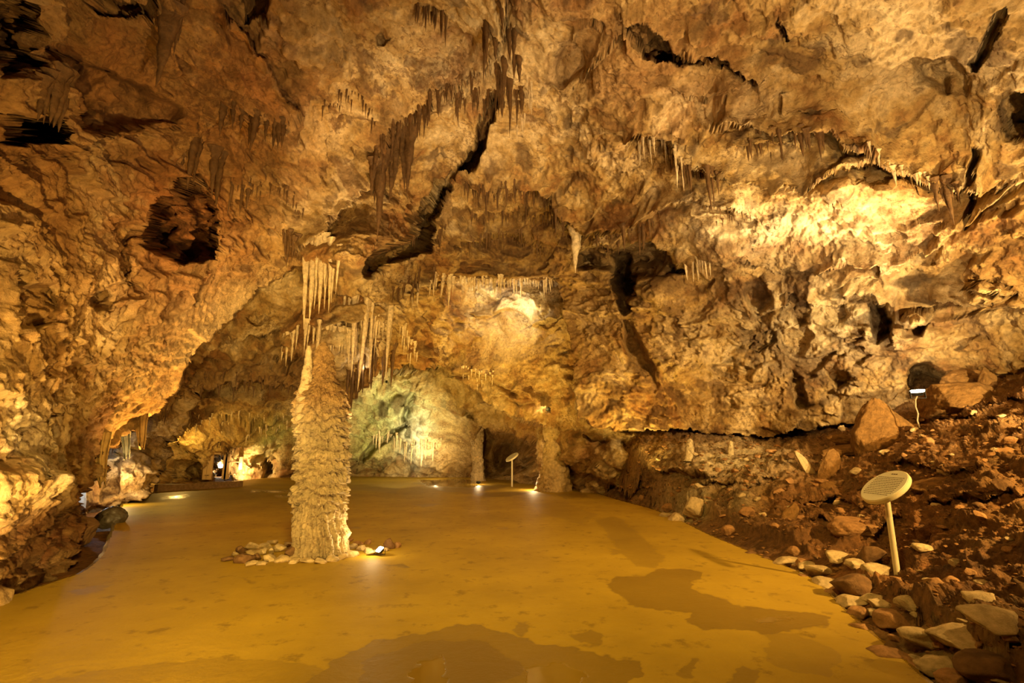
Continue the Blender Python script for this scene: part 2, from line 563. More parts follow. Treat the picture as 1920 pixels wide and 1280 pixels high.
S_feats = [
    # openings and hollows
    ('pit', [(335, 332), (380, 325), (398, 400), (385, 478), (330, 490), (268, 470), (262, 430), (292, 380)], 2.8, 8),
    ('bump', [(345, 400)], 45, 60, 0.7),
    ('pit', [(-30, 215), (25, 200), (66, 222), (72, 258), (0, 268), (-30, 262)], 2.0, 8),
    ('pit', [(72, 72), (140, 105), (250, 150), (335, 195), (322, 232), (200, 246), (105, 242), (78, 180)], 0.55, 14),
    ('pit', [(-60, -30), (45, -30), (60, 60), (25, 120), (-60, 150)], 1.1, 20),
    ('pit', [(120, -60), (275, -60), (262, 22), (150, 28)], 1.0, 10),
    ('pit', [(438, -60), (512, -60), (502, 34), (462, 28)], 1.0, 10),
    ('pit', [(135, 545), (175, 525), (235, 525), (250, 545), (190, 575), (140, 585)], 0.5, 10),
    ('pit', [(-40, 540), (55, 530), (70, 590), (30, 640), (-40, 640)], 0.5, 22),
    ('pit', [(1172, 25), (1212, 8), (1250, 38), (1278, 80), (1250, 95), (1215, 80), (1190, 52)], 1.0, 6),
    ('crack', [(1240, 80), (1290, 92), (1330, 100), (1362, 110)], 0.5, 9),
    ('pit', [(1050, 80), (1110, 22), (1142, 40), (1112, 110), (1065, 150), (1010, 155), (1030, 120)], 0.4, 16),
    ('pit', [(1700, 95), (1790, 90), (1832, 130), (1820, 172), (1770, 180), (1715, 150)], 0.5, 20),
    ('crack', [(1890, 0), (1862, 60), (1835, 110)], 0.5, 14),
    ('crack', [(1840, 260), (1836, 330), (1830, 390)], 0.4, 10),
    ('pit', [(1880, 150), (1960, 120), (1960, 250), (1895, 240)], 0.6, 20),
    ('pit', [(700, 62), (716, 58), (732, 68), (716, 80), (703, 78)], 0.3, 5),
    # the long black crack
    ('crack', [(930, 172), (912, 220), (898, 262), (872, 300)], 1.8, 13),
    ('crack', [(872, 296), (840, 330), (818, 352)], 0.6, 8),
    ('crack', [(822, 345), (805, 385), (775, 432), (742, 468), (690, 505)], 2.4, 20),
    ('bump', [(660, 470)], 95, 50, 0.9),
    # ledges: rock above the line stands forward
    ('ledge', [(545, 452), (610, 425), (690, 310), (740, 240), (800, 178), (862, 148), (915, 110), (945, 40), (950, -40)], 1.7, 70),
    ('ledge', [(1190, 242), (1240, 258), (1285, 305), (1330, 322), (1430, 335), (1510, 335), (1580, 302), (1640, 292)], 1.0, 34),
    ('ledge', [(1352, 230), (1420, 234), (1562, 235), (1600, 272), (1680, 302), (1770, 325), (1850, 332)], 1.2, 46),
    ('ledge', [(1378, 268), (1440, 262), (1480, 268)], 0.3, 20),
    ('ledge', [(1040, 400), (1100, 440), (1150, 425), (1200, 420), (1240, 390), (1300, 374), (1372, 390)], 1.2, 40),
    ('ledge', [(1290, 400), (1350, 398), (1410, 402)], 0.35, 20),
    ('ledge', [(850, 518), (950, 524), (1045, 520)], 0.6, 40),
    ('ledge', [(870, 330), (940, 322), (1010, 345), (1060, 400)], 0.55, 30),
    ('ledge', [(860, 440), (930, 440), (1020, 455)], 0.6, 30),
    ('ledge', [(1280, 80), (1330, 112), (1400, 128), (1420, 160)], 0.5, 24),
    ('ledge', [(1255, 150), (1320, 190), (1400, 155)], 0.35, 20),
    ('ledge', [(1340, 490), (1400, 480), (1425, 490)], 0.35, 16),
    ('ledge', [(1440, 215), (1465, 165), (1480, 200), (1535, 195)], 0.15, 16),
    ('ledge', [(1030, 150), (1075, 165), (1100, 120), (1160, 60)], 0.5, 30),
    ('ledge', [(0, 300), (60, 290), (140, 250), (330, 245)], 0.35, 30),
    ('ledge', [(390, 240), (440, 215), (520, 220), (560, 190), (500, 90), (430, 20)], 0.5, 40),
    ('ledge', [(400, 400), (450, 395), (500, 420), (560, 470)], 0.35, 25),
    ('ledge', [(0, 860), (40, 800), (70, 780), (75, 840), (30, 900)], 0.15, 20),
    ('ledge', [(1545, 500), (1590, 478), (1650, 476), (1655, 500)], 0.5, 26),
    ('ledge', [(1590, 540), (1640, 545), (1665, 590), (1680, 640)], 0.6, 34),
    ('ledge', [(1690, 470), (1740, 455), (1920, 330)], 0.3, 24),
    ('ledge', [(1830, 520), (1890, 540), (1920, 530)], 0.4, 24),
    ('ledge', [(1750, 560), (1830, 570), (1920, 560)], 0.35, 24),
    # black hollow in the middle of the right wall
    ('pit', [(1085, 470), (1105, 455), (1140, 448), (1165, 462), (1205, 440), (1232, 438), (1270, 470), (1290, 510), (1250, 515), (1200, 520), (1190, 560), (1160, 545), (1145, 510), (1090, 505)], 1.9, 10),
    ('crack', [(1165, 490), (1175, 540), (1180, 585)], 1.2, 14),
    ('bump', [(1222, 545)], 45, 40, 0.55),
    ('bump', [(1130, 470)], 22, 45, 0.5),
    ('pit', [(1165, 600), (1195, 598), (1205, 650), (1240, 700), (1230, 745), (1195, 700), (1165, 650)], 0.7, 14),
    ('bump', [(1330, 450)], 70, 60, 0.5),
    # pendants and hollows of the right wall
    ('pit', [(1395, 515), (1440, 510), (1455, 560), (1435, 580), (1400, 555)], 0.45, 8),
    ('bump', [(1500, 545)], 24, 60, 0.35),
    ('pit', [(1470, 500), (1525, 495), (1520, 600), (1500, 615), (1478, 570)], 0.5, 8),
    ('pit', [(1425, 620), (1452, 612), (1455, 640), (1420, 665), (1405, 655)], 0.45, 8),
    ('pit', [(1330, 690), (1380, 670), (1418, 690), (1410, 720), (1350, 715)], 0.4, 10),
    ('pit', [(1480, 690), (1510, 720), (1520, 760), (1540, 765), (1500, 770), (1482, 730)], 0.5, 8),
    ('pit', [(1545, 690), (1600, 690), (1620, 715), (1580, 730)], 0.45, 9),
    ('pit', [(1630, 560), (1665, 560), (1680, 620), (1655, 635), (1640, 600)], 0.55, 9),
    ('pit', [(1540, 540), (1590, 545), (1600, 580), (1570, 600), (1545, 575)], 0.35, 9),
    ('bump', [(1718, 592)], 30, 18, 0.9, 1),
    ('pit', [(1690, 600), (1745, 605), (1740, 635), (1700, 625)], 0.5, 8),
    ('bump', [(1865, 530)], 44, 26, 0.7, 1),
    ('bump', [(1570, 340)], 34, 28, 0.5),
    ('bump', [(1660, 345)], 45, 22, 0.4),
    ('pit', [(1708, 690), (1745, 680), (1768, 700), (1770, 740), (1700, 745), (1700, 715)], 1.6, 7),
    ('crack', [(1330, 100), (1420, 150)], 0.4, 10),
    ('crack', [(1470, 22), (1485, 62)], 0.4, 6),
    # flutes and furrows of the left wall
    ('crack', [(262, 432), (235, 480), (215, 525)], 0.3, 9),
    ('crack', [(380, 505), (350, 570)], 0.25, 8),
    ('crack', [(330, 560), (270, 600), (250, 640)], 0.22, 14),
    ('crack', [(130, 560), (90, 640), (60, 700)], 0.2, 16),
    ('crack', [(250, 560), (160, 620), (120, 700)], 0.2, 16),
    ('crack', [(80, 960), (60, 1010), (40, 1050)], 0.35, 22),
    ('bump', [(40, 900)], 50, 60, 0.4),
    ('pit', [(90, 960), (120, 940), (130, 1010), (110, 1060), (60, 1080), (40, 1060), (80, 1010)], 0.7, 12),
    ('ledge', [(-60, 1060), (20, 1030), (90, 985), (128, 950)], 0.7, 40),
]
DK = (0.13, 0.065, 0.025)
S_tints = [
    (430, 620, 150, 120, (0.72, 0.55, 0.30), 0.8),  # slab paled in its colour so it looks more brightly lit
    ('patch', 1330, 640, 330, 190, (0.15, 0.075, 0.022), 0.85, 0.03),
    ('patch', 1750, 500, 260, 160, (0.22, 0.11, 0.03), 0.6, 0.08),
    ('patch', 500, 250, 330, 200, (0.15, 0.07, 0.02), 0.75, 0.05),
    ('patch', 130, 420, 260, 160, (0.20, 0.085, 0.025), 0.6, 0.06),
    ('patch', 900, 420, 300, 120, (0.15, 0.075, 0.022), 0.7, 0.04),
    ('patch', 1200, 150, 260, 120, (0.30, 0.15, 0.045), 0.6, 0.06),
    ('poly', [(335, 340), (380, 335), (392, 400), (378, 470), (330, 482), (272, 462), (270, 432), (296, 385)], (0.16, 0.05, 0.014), 0.85),  # this and the next three put the hollows' shade into the rock colour
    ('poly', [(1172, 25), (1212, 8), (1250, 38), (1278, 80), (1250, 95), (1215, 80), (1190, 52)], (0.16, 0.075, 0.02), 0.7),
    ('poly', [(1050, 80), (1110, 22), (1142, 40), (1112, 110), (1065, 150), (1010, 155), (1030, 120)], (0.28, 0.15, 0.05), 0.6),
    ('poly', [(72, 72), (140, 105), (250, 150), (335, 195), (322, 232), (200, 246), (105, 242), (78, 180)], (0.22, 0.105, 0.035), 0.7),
    (130, 110, 340, 170, (0.26, 0.115, 0.032), 0.85),  # upper left darkened in the colour, standing in for missing light
    (60, 480, 250, 260, (0.45, 0.24, 0.08), 0.5),
    (330, 420, 130, 150, (0.40, 0.15, 0.04), 0.7),
    (480, 120, 90, 140, (0.42, 0.19, 0.06), 0.7),
    (520, 330, 90, 130, (0.30, 0.17, 0.06), 0.45),
    (60, 1020, 140, 70, (0.25, 0.11, 0.04), 0.8),  # shade of the left undercut painted into the rock
    (960, 470, 120, 70, (0.11, 0.055, 0.017), 0.9),  # underside of the central roof darkened in colour to read as shade
    (1100, 560, 120, 90, (0.42, 0.25, 0.08), 0.5),
    (1180, 90, 120, 90, (0.46, 0.27, 0.10), 0.55),
    (1350, 170, 110, 50, (0.42, 0.24, 0.09), 0.6),
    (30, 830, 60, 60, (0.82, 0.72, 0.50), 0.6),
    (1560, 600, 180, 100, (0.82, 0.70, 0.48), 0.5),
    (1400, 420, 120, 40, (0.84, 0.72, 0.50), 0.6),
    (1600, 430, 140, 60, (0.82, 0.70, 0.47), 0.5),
    (1750, 110, 90, 60, (0.36, 0.24, 0.10), 0.4),
    (1300, 560, 50, 60, (0.30, 0.17, 0.06), 0.5),
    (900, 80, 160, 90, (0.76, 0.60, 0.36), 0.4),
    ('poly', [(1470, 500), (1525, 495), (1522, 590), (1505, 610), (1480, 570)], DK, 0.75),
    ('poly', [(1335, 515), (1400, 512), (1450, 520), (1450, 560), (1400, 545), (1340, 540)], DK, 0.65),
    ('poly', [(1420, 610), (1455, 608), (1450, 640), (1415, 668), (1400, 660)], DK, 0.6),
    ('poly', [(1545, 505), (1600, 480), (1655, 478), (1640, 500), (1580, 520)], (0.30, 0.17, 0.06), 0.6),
    ('poly', [(1600, 545), (1650, 550), (1690, 630), (1665, 630)], DK, 0.65),  # recess shadow painted as dark rock
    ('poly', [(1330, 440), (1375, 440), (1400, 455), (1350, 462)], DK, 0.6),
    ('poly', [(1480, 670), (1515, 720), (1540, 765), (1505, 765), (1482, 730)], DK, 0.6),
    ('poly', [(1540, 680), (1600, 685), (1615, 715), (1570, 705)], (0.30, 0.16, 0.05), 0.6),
    ('poly', [(1090, 470), (1140, 450), (1210, 440), (1280, 480), (1290, 540), (1210, 560), (1190, 590), (1150, 560), (1090, 505)], (0.16, 0.09, 0.03), 0.6),  # shade of the big undercut painted into the hollow
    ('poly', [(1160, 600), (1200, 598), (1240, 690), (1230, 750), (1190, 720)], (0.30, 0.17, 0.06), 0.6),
]
S_smooth = [(450, 610, 150, 120, 1.0), (360, 720, 110, 80, 0.85), (820, 260, 70, 60, 0.6), (200, 170, 130, 60, 1.0), (1080, 90, 70, 60, 0.8), (1765, 135, 70, 50, 0.8),
            (1300, 430, 80, 50, 0.8), (1560, 340, 60, 40, 0.5), (760, 60, 80, 60, 0.4), (1750, 520, 90, 40, 0.6), (950, 470, 120, 60, 0.4), (1000, 230, 60, 60, 0.3), (40, 830, 60, 60, 0.8)]
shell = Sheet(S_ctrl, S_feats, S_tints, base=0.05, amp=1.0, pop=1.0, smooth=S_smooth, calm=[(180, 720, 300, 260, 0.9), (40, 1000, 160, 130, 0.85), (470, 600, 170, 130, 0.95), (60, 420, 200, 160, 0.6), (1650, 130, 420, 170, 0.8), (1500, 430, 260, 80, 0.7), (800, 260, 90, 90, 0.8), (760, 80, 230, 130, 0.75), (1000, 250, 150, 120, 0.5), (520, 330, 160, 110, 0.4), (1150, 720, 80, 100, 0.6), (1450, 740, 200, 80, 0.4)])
shell.popr = [(1380, 690, 330, 140, 1.6), (1160, 690, 100, 130, 1.7), (100, 680, 190, 260, 1.0), (480, 330, 160, 130, 1.1), (630, 455, 60, 40, 1.4), (250, 100, 150, 60, 0.8), (1150, 200, 200, 120, 0.7)]
S_poly = [(-1000, -1000), (3000, -1000), (3000, 760), (1920, 790), (1700, 790), (1600, 792), (1560, 798), (1500, 808), (1440, 818), (1330, 812), (1290, 806), (1220, 806), (1190, 808), (1130, 802),
          (1088, 790), (1085, 740), (1080, 690), (1066, 600), (1046, 528), (1000, 526), (950, 528), (900, 524), (850, 520), (800, 535), (765, 548), (720, 566), (690, 560), (640, 552), (600, 530), (568, 496),
          (535, 510), (482, 548), (430, 602), (385, 640), (343, 684), (330, 712), (318, 738), (300, 750), (272, 775), (240, 797), (205, 822), (172, 845), (150, 858), (158, 880), (150, 905), (140, 940),
          (128, 975), (122, 1002), (110, 1040), (90, 1100), (60, 1200), (0, 1400), (-1000, 1400)]
xs = grid_axis(-900, 2850, -16, 1936, 1.75)
ys = grid_axis(-850, 1300, -16, 1120, 1.75)


def is_left(px, py):
    return py > np.where(px < 330, 255 + 0.1 * px, 288 + (px - 330) * 0.9)


def is_right(px, py):
    return px > np.interp(py, [-900, 0, 150, 300, 430, 530, 900], [1300, 1260, 1150, 1020, 1000, 1000, 1000])


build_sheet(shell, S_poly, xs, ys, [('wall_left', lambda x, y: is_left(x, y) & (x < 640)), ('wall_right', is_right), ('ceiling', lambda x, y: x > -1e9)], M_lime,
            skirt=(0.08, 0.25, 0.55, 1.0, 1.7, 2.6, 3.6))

# ---- the lower roof behind the column and the rock foot at its left
M_ctrl = [(140, 1000, 14.5), (190, 960, 14.6), (235, 935, 15.2), (150, 860, 13.5), (200, 850, 14.2), (280, 880, 15.6), (300, 820, 15.8), (240, 800, 14.4), (300, 750, 14.5),
          (340, 690, 14.6), (350, 725, 16.2), (450, 600, 14.8), (450, 706, 16.8), (450, 660, 15.8), (560, 500, 14.6), (560, 600, 15.0), (560, 720, 17.2), (640, 560, 14.6), (650, 640, 15.2), (650, 745, 17), (700, 600, 15.2), (700, 690, 16.6), (750, 560, 16),
          (760, 640, 17), (830, 640, 18.3), (850, 540, 18)]
M_feats = [('pit', [(545, 665), (572, 640), (600, 650), (610, 690), (580, 700), (548, 690)], 0.8, 8), ('pit', [(520, 640), (545, 625), (552, 650), (530, 665)], 0.5, 7),
           ('ledge', [(340, 690), (400, 640), (470, 612), (560, 608), (660, 605)], 0.7, 30), ('ledge', [(340, 668), (430, 690), (520, 672), (560, 690)], 0.4, 24),
           ('pit', [(455, 585), (480, 575), (510, 578), (505, 588), (470, 592)], 0.3, 4), ('bump', [(480, 645)], 60, 30, 0.6), ('bump', [(600, 630)], 60, 26, 0.5),
           ('ledge', [(160, 850), (215, 800), (260, 775)], 0.4, 20), ('bump', [(265, 880)], 40, 50, 0.6), ('pit', [(175, 870), (220, 850), (225, 920), (185, 940)], 0.6, 10),
           ('ledge', [(660, 700), (700, 660), (800, 665), (840, 670)], 0.5, 18), ('bump', [(705, 640)], 14, 30, 0.5)]
M_tints = [(450, 720, 140, 40, (0.20, 0.10, 0.03), 0.7), (190, 830, 50, 40, (0.60, 0.60, 0.56), 0.85), (700, 690, 40, 30, (0.50, 0.22, 0.04), 0.6), (640, 640, 40, 40, (0.74, 0.6, 0.36), 0.5),  # first tint: shade under the roof edge put into the colour
           (560, 680, 50, 30, (0.20, 0.11, 0.04), 0.5)]
mid = Sheet(M_ctrl, M_feats, M_tints, base=0.0, pop=1.1)
M_poly = [(100, 1020), (135, 1005), (190, 985), (232, 940), (262, 925), (285, 905), (302, 868), (316, 818), (324, 775), (338, 742), (362, 724), (420, 710), (500, 708), (560, 722), (620, 742), (655, 752),
          (672, 720), (700, 700), (760, 684), (826, 688), (850, 662), (872, 640), (885, 540), (885, 460), (540, 440), (330, 600), (90, 800)]
build_sheet(mid, M_poly, grid_axis(80, 900, 110, 890, 1.8), grid_axis(430, 1040, 470, 1020, 1.8), [('wall_middle', lambda x, y: x > -1e9)], M_lime, skirt=(0.1, 0.3, 0.7, 1.3, 2.2, 3.4, 4.8))

# ---- back wall
B_ctrl = [(100, 920, 20), (100, 760, 18), (250, 910, 22), (250, 800, 21), (300, 800, 22), (330, 850, 23.5), (420, 820, 25.5), (420, 885, 26.8), (420, 740, 22.5), (500, 850, 27), (500, 770, 25), (560, 885, 27.8), (560, 730, 23),
          (650, 885, 27.8), (650, 780, 26), (650, 680, 22.5), (700, 885, 27.8), (760, 885, 27.3), (760, 770, 25.5), (760, 690, 22.8), (830, 885, 26.8), (830, 700, 21), (830, 560, 18.8), (760, 540, 18.4),
          (900, 540, 18.6), (1000, 540, 18.2), (900, 640, 19), (1000, 650, 17.8), (1070, 600, 17.2), (1080, 700, 17), (950, 760, 19.4), (1040, 775, 18.2), (890, 770, 22.6), (880, 890, 27.2), (960, 850, 24), (960, 900, 24.5), (1040, 850, 20.6),
          (1040, 905, 21.4), (1100, 850, 17.4), (1100, 915, 19.4), (1170, 840, 16.5), (1170, 930, 17), (1250, 800, 17), (1350, 800, 16.5), (1450, 810, 16.2), (1550, 790, 15.5), (1650, 740, 14.5), (600, 960, 29), (900, 960, 27), (1100, 960, 19), (300, 960, 23.5)]
B_feats = [('ledge', [(728, 688), (800, 682), (835, 690), (872, 716), (930, 764), (990, 790), (1046, 796)], 1.8, 36),
           ('ledge', [(860, 696), (900, 702), (940, 712), (1000, 745)], 0.8, 18), ('ledge', [(930, 735), (980, 748), (1020, 752)], 0.8, 18),
           ('pit', [(905, 790), (960, 800), (1015, 812), (1022, 850), (1000, 880), (960, 895), (905, 892), (896, 840)], 3.0, 14),
           ('pit', [(870, 745), (895, 760), (892, 785), (872, 778)], 1.0, 8),
           ('bump', [(1005, 885)], 36, 26, 0.8), ('bump', [(985, 560)], 40, 24, 0.6), ('bump', [(1010, 590)], 40, 22, 0.6), ('pit', [(860, 548), (900, 540), (945, 560), (930, 590), (880, 590)], 0.6, 8),
           ('ledge', [(850, 580), (900, 594), (960, 580), (1000, 615), (1045, 600)], 0.6, 22), ('ledge', [(1050, 800), (1085, 806)], 0.6, 20),
           ('pit', [(300, 830), (330, 820), (372, 850), (385, 905), (295, 910)], 2.0, 8), ('ledge', [(320, 830), (345, 800), (380, 785), (420, 780), (470, 790), (540, 780)], 1.0, 20),
           ('pit', [(396, 853), (428, 851), (429, 906), (396, 906)], 7.0, 3), ('bump', [(465, 875)], 34, 30, 1.2), ('pit', [(497, 860), (512, 850), (520, 880), (495, 890)], 1.2, 6), ('bump', [(540, 868)], 26, 30, 0.8),
           ('crack', [(770, 740), (765, 790), (740, 810), (690, 850)], 1.0, 8), ('crack', [(770, 760), (770, 815)], 0.7, 7), ('crack', [(700, 770), (740, 730), (760, 745)], 0.5, 7), ('bump', [(790, 800)], 35, 60, 0.9),
           ('bump', [(700, 740)], 50, 30, 0.8), ('pit', [(660, 780), (690, 770), (720, 790), (690, 800)], 0.6, 9), ('pit', [(655, 870), (700, 845), (750, 860), (720, 885), (660, 888)], 1.0, 10),
           ('ledge', [(675, 690), (720, 700), (760, 700), (810, 690)], 0.5, 16), ('bump', [(1155, 850)], 26, 40, 0.6), ('pit', [(1085, 810), (1160, 815), (1250, 812), (1440, 820), (1440, 850), (1200, 850), (1100, 830)], 0.8, 12)]
GRN = (0.42, 0.46, 0.16)
B_tints = [(745, 770, 85, 70, (0.50, 0.55, 0.26), 0.9), (780, 820, 36, 55, (0.52, 0.54, 0.46), 0.9), (690, 820, 40, 50, GRN, 0.6), (520, 810, 50, 40, (0.38, 0.38, 0.14), 0.7),
           ('poly', [(705, 770), (720, 745), (735, 750), (722, 780)], (0.1, 0.07, 0.03), 0.8), ('poly', [(735, 750), (765, 735), (770, 760), (745, 775)], (0.1, 0.07, 0.03), 0.8), ('poly', [(738, 815), (770, 790), (772, 800), (745, 822)], (0.1, 0.07, 0.03), 0.8),
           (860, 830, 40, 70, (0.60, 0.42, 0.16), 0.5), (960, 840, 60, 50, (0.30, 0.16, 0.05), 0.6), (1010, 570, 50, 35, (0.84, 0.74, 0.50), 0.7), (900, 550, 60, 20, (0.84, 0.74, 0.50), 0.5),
           (360, 820, 50, 40, (0.80, 0.58, 0.22), 0.7), (1100, 870, 40, 50, (0.38, 0.22, 0.08), 0.4), (940, 650, 90, 60, (0.56, 0.38, 0.14), 0.6), (1155, 850, 30, 40, (0.74, 0.6, 0.34), 0.5), (420, 745, 130, 30, (0.22, 0.12, 0.04), 0.7)]  # last tint: shade of the left recess roof put into the colour
back = Sheet(B_ctrl, B_feats, B_tints, base=0.02, pop=1.0, smooth=[(930, 640, 80, 70, 0.9), (860, 830, 40, 60, 0.7), (790, 800, 30, 60, 0.7)], calm=[(940, 690, 150, 120, 0.85), (860, 840, 50, 60, 0.7)])
B_poly = [(60, 700), (330, 640), (620, 600), (720, 480), (1120, 480), (1120, 760), (1750, 700), (1750, 860), (1260, 900), (1230, 990), (60, 990)]
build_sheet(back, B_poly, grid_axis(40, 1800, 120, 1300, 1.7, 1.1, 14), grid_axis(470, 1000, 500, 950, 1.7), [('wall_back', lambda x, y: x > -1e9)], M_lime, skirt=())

# ---- outline of the concrete path
edge_px = [(232, 940), (300, 918), (400, 906), (470, 898), (550, 893), (700, 892), (890, 893), (950, 899), (1000, 908), (1060, 913), (1100, 918), (1160, 936), (1230, 955), (1285, 978), (1330, 1000), (1385, 1023), (1440, 1045), (1490, 1066), (1530, 1085), (1560, 1110), (1600, 1150), (1640, 1184), (1680, 1215), (1720, 1249), (1755, 1280)]
edge_l = [(0, 1118), (55, 1103), (110, 1085), (140, 1075), (162, 1062), (178, 1048), (190, 1033), (200, 1010), (210, 983), (220, 960), (226, 947)]
pts = []
for p in edge_l + edge_px:
    q = onfloor(*p)
    pts.append((q.x, q.y))
pts += [(2.75, 3.2), (2.5, 2.0), (2.3, 0.5), (2.2, -2.5), (-5.5, -2.5), (-6.2, 0.5), (-6.4, 3.0), (-6.3, 5.0)]
# round the outline
rp2 = []
for k in range(len(pts)):
    a, b = Vector(pts[k]), Vector(pts[(k + 1) % len(pts)])
    z = Vector(pts[k - 1])
    c2 = Vector(pts[(k + 2) % len(pts)])
    for t in np.linspace(0, 1, 6)[:-1]:
        t = float(t)
        p = 0.5 * ((2 * a) + (b - z) * t + (2 * z - 5 * a + 4 * b - c2) * t * t + (3 * a - z - 3 * b + c2) * t ** 3)
        rp2.append(p)
outl = [(p.x, p.y) for p in rp2]

# ---- rubble slope on the right
def gz(px, py, z):
    return (px, py, (z - EYE) / float(ratios(px, py)[1]))


G_ctrl = [gz(970, 925, -.2), gz(1090, 936, -.2), gz(1170, 960, -.2), gz(1225, 982, -.2), gz(1315, 1025, -.2), gz(1420, 1072, -.2), gz(1505, 1115, -.18), gz(1560, 1172, -.18), gz(1640, 1242, -.18), gz(1710, 1310, -.18), gz(1800, 1420, -.18), (1000, 912, 22.2), (1100, 921, 19.9), (1180, 945, 16.6), (1240, 965, 13.1), (1330, 1006, 10.15), (1440, 1050, 7.85), (1530, 1092, 6.5), (1600, 1155, 5.4), (1680, 1220, 4.5), (1755, 1285, 3.85), (1850, 1390, 3.05),
          (1688, 1095, 6.15), (1920, 1280, 3.6), (1920, 1100, 4.5), (1920, 900, 6.5), (1920, 740, 9.0), (1700, 950, 8.0), (1700, 800, 10.5), (1550, 950, 9.8), (1550, 850, 11.8), (1440, 900, 11.8), (1440, 960, 10.3), (1300, 900, 13.2), (1300, 850, 14.0),
          (1250, 910, 13.8), (1180, 935, 16.6), (1180, 870, 16.0), (1100, 905, 19.4), (1250, 800, 15.9), (1440, 800, 15.3), (1600, 775, 13.8), (1700, 740, 12.6), (1800, 725, 11.3), (2300, 1300, 2.7), (2300, 900, 4.6), (2300, 740, 6.5), (2100, 1420, 2.5), (2900, 900, 3.0), (1800, 1500, 2.7)]
G_feats = [('bump', [(1380, 870)], 90, 36, 0.7), ('bump', [(1300, 855)], 40, 26, 0.5), ('bump', [(1480, 880)], 50, 40, 0.5), ('ledge', [(1245, 888), (1290, 895), (1335, 898)], 0.5, 16), ('bump', [(1300, 948)], 26, 16, 0.35), ('bump', [(1395, 955)], 22, 22, 0.35),
           ('ledge', [(1330, 918), (1400, 925), (1450, 910)], 0.3, 16), ('ledge', [(1530, 990), (1580, 1005), (1640, 1010), (1680, 990)], 0.55, 26), ('pit', [(1555, 1005), (1600, 1000), (1650, 1010), (1640, 1025), (1570, 1022)], 0.4, 9),
           ('ledge', [(1700, 880), (1780, 890), (1860, 900)], 0.35, 26), ('ledge', [(1760, 960), (1850, 950), (1920, 940)], 0.25, 24), ('ledge', [(1820, 790), (1880, 770), (1930, 760)], 0.35, 20), ('ledge', [(1730, 790), (1800, 800), (1880, 790)], 0.3, 20),
           ('ledge', [(1700, 1140), (1780, 1180), (1860, 1215), (1930, 1225)], 0.3, 26), ('ledge', [(1480, 990), (1520, 960), (1560, 940)], 0.3, 18), ('bump', [(1620, 880)], 50, 40, 0.4), ('ledge', [(1500, 950), (1560, 940), (1620, 960)], 0.3, 20),
           ('crack', [(1640, 1215), (1700, 1245), (1760, 1262)], 0.25, 20)]
RED = (0.36, 0.165, 0.05)
G_tints = [(1650, 1000, 420, 260, RED, 0.85), (1750, 830, 260, 90, (0.36, 0.19, 0.07), 0.8), (1200, 900, 90, 60, (0.26, 0.13, 0.045), 0.75), (1430, 1010, 160, 40, (0.22, 0.11, 0.04), 0.7), (1380, 868, 115, 44, (0.74, 0.60, 0.36), 0.9), (1300, 945, 45, 22, (0.66, 0.58, 0.34), 0.85),
           (1395, 955, 26, 24, (0.62, 0.5, 0.28), 0.7), (1780, 1210, 130, 40, (0.62, 0.45, 0.2), 0.75), (1830, 1120, 120, 60, (0.22, 0.09, 0.035), 0.5), (1350, 815, 200, 16, (0.16, 0.07, 0.03), 0.6), (1580, 860, 40, 50, (0.5, 0.3, 0.12), 0.5)]
slope = Sheet(G_ctrl, G_feats, G_tints, base=-0.1, amp=1.0, pop=1.3, lam=0.004, wt=(0.08, 0.03, 0.06, 0.07, 0.05, 0.15, 0.08, 0.05))


def below_path(P):
    d = signed_poly(P[:, 0], P[:, 1], outl)
    x = np.maximum(-d - 0.03, 0)
    lim = -0.05 + x * np.where(P[:, 1] < 12, 0.5, 1.2) + 6.0 * np.maximum(x - np.where(P[:, 1] < 12, 0.35, 0.1), 0) ** 1.2
    P = P.copy()
    k = d > -0.6
    P[k, 2] = np.minimum(P[k, 2], lim[k] + 0.02 * perlin(P[k] * 6))
    P[d > 0.4, 2] -= 0.2
    return P


slope.post = below_path
G_poly = [(985, 905), (970, 930), (1090, 940), (1170, 964), (1222, 986), (1312, 1030), (1416, 1076), (1500, 1120), (1555, 1178), (1634, 1248), (1704, 1316), (1790, 1430), (1850, 1560), (3000, 1560), (3000, 700), (1920, 690), (1700, 700), (1600, 740), (1440, 765), (1180, 770), (1150, 830), (1100, 880), (1050, 895)]
build_sheet(slope, G_poly, grid_axis(960, 2900, 980, 1936, 1.9), grid_axis(690, 1560, 700, 1300, 1.9), [('rubble_slope', lambda x, y: x > -1e9)], M_dirt, skirt=(0.1, 0.3, 0.8))

# ---- cave earth under the path and along the left gutter
gx, gy = np.meshgrid(np.arange(-17, 8, 0.07), np.arange(0.6, 31, 0.07))
gp = np.stack([gx.ravel(), gy.ravel(), np.zeros(gx.size)], 1)
gp[:, 2] = -0.17 + 0.07 * fbm(gp * 0.9, 3) + 0.06 * fbm(gp * 3.1 + 4, 3)
gcol = np.array(RED) * 0.8 * (1 + 0.6 * fbm(gp * 1.5 + 9, 3))[:, None]
gid = np.arange(gx.size).reshape(gx.shape)
gq = np.stack([gid[:-1, :-1], gid[:-1, 1:], gid[1:, 1:], gid[1:, :-1]], -1).reshape(-1, 4)
o = link('ground', mesh_from('ground', gp, gq, np.clip(gcol, 0.02, 1), M_dirt))
o['kind'] = 'structure'

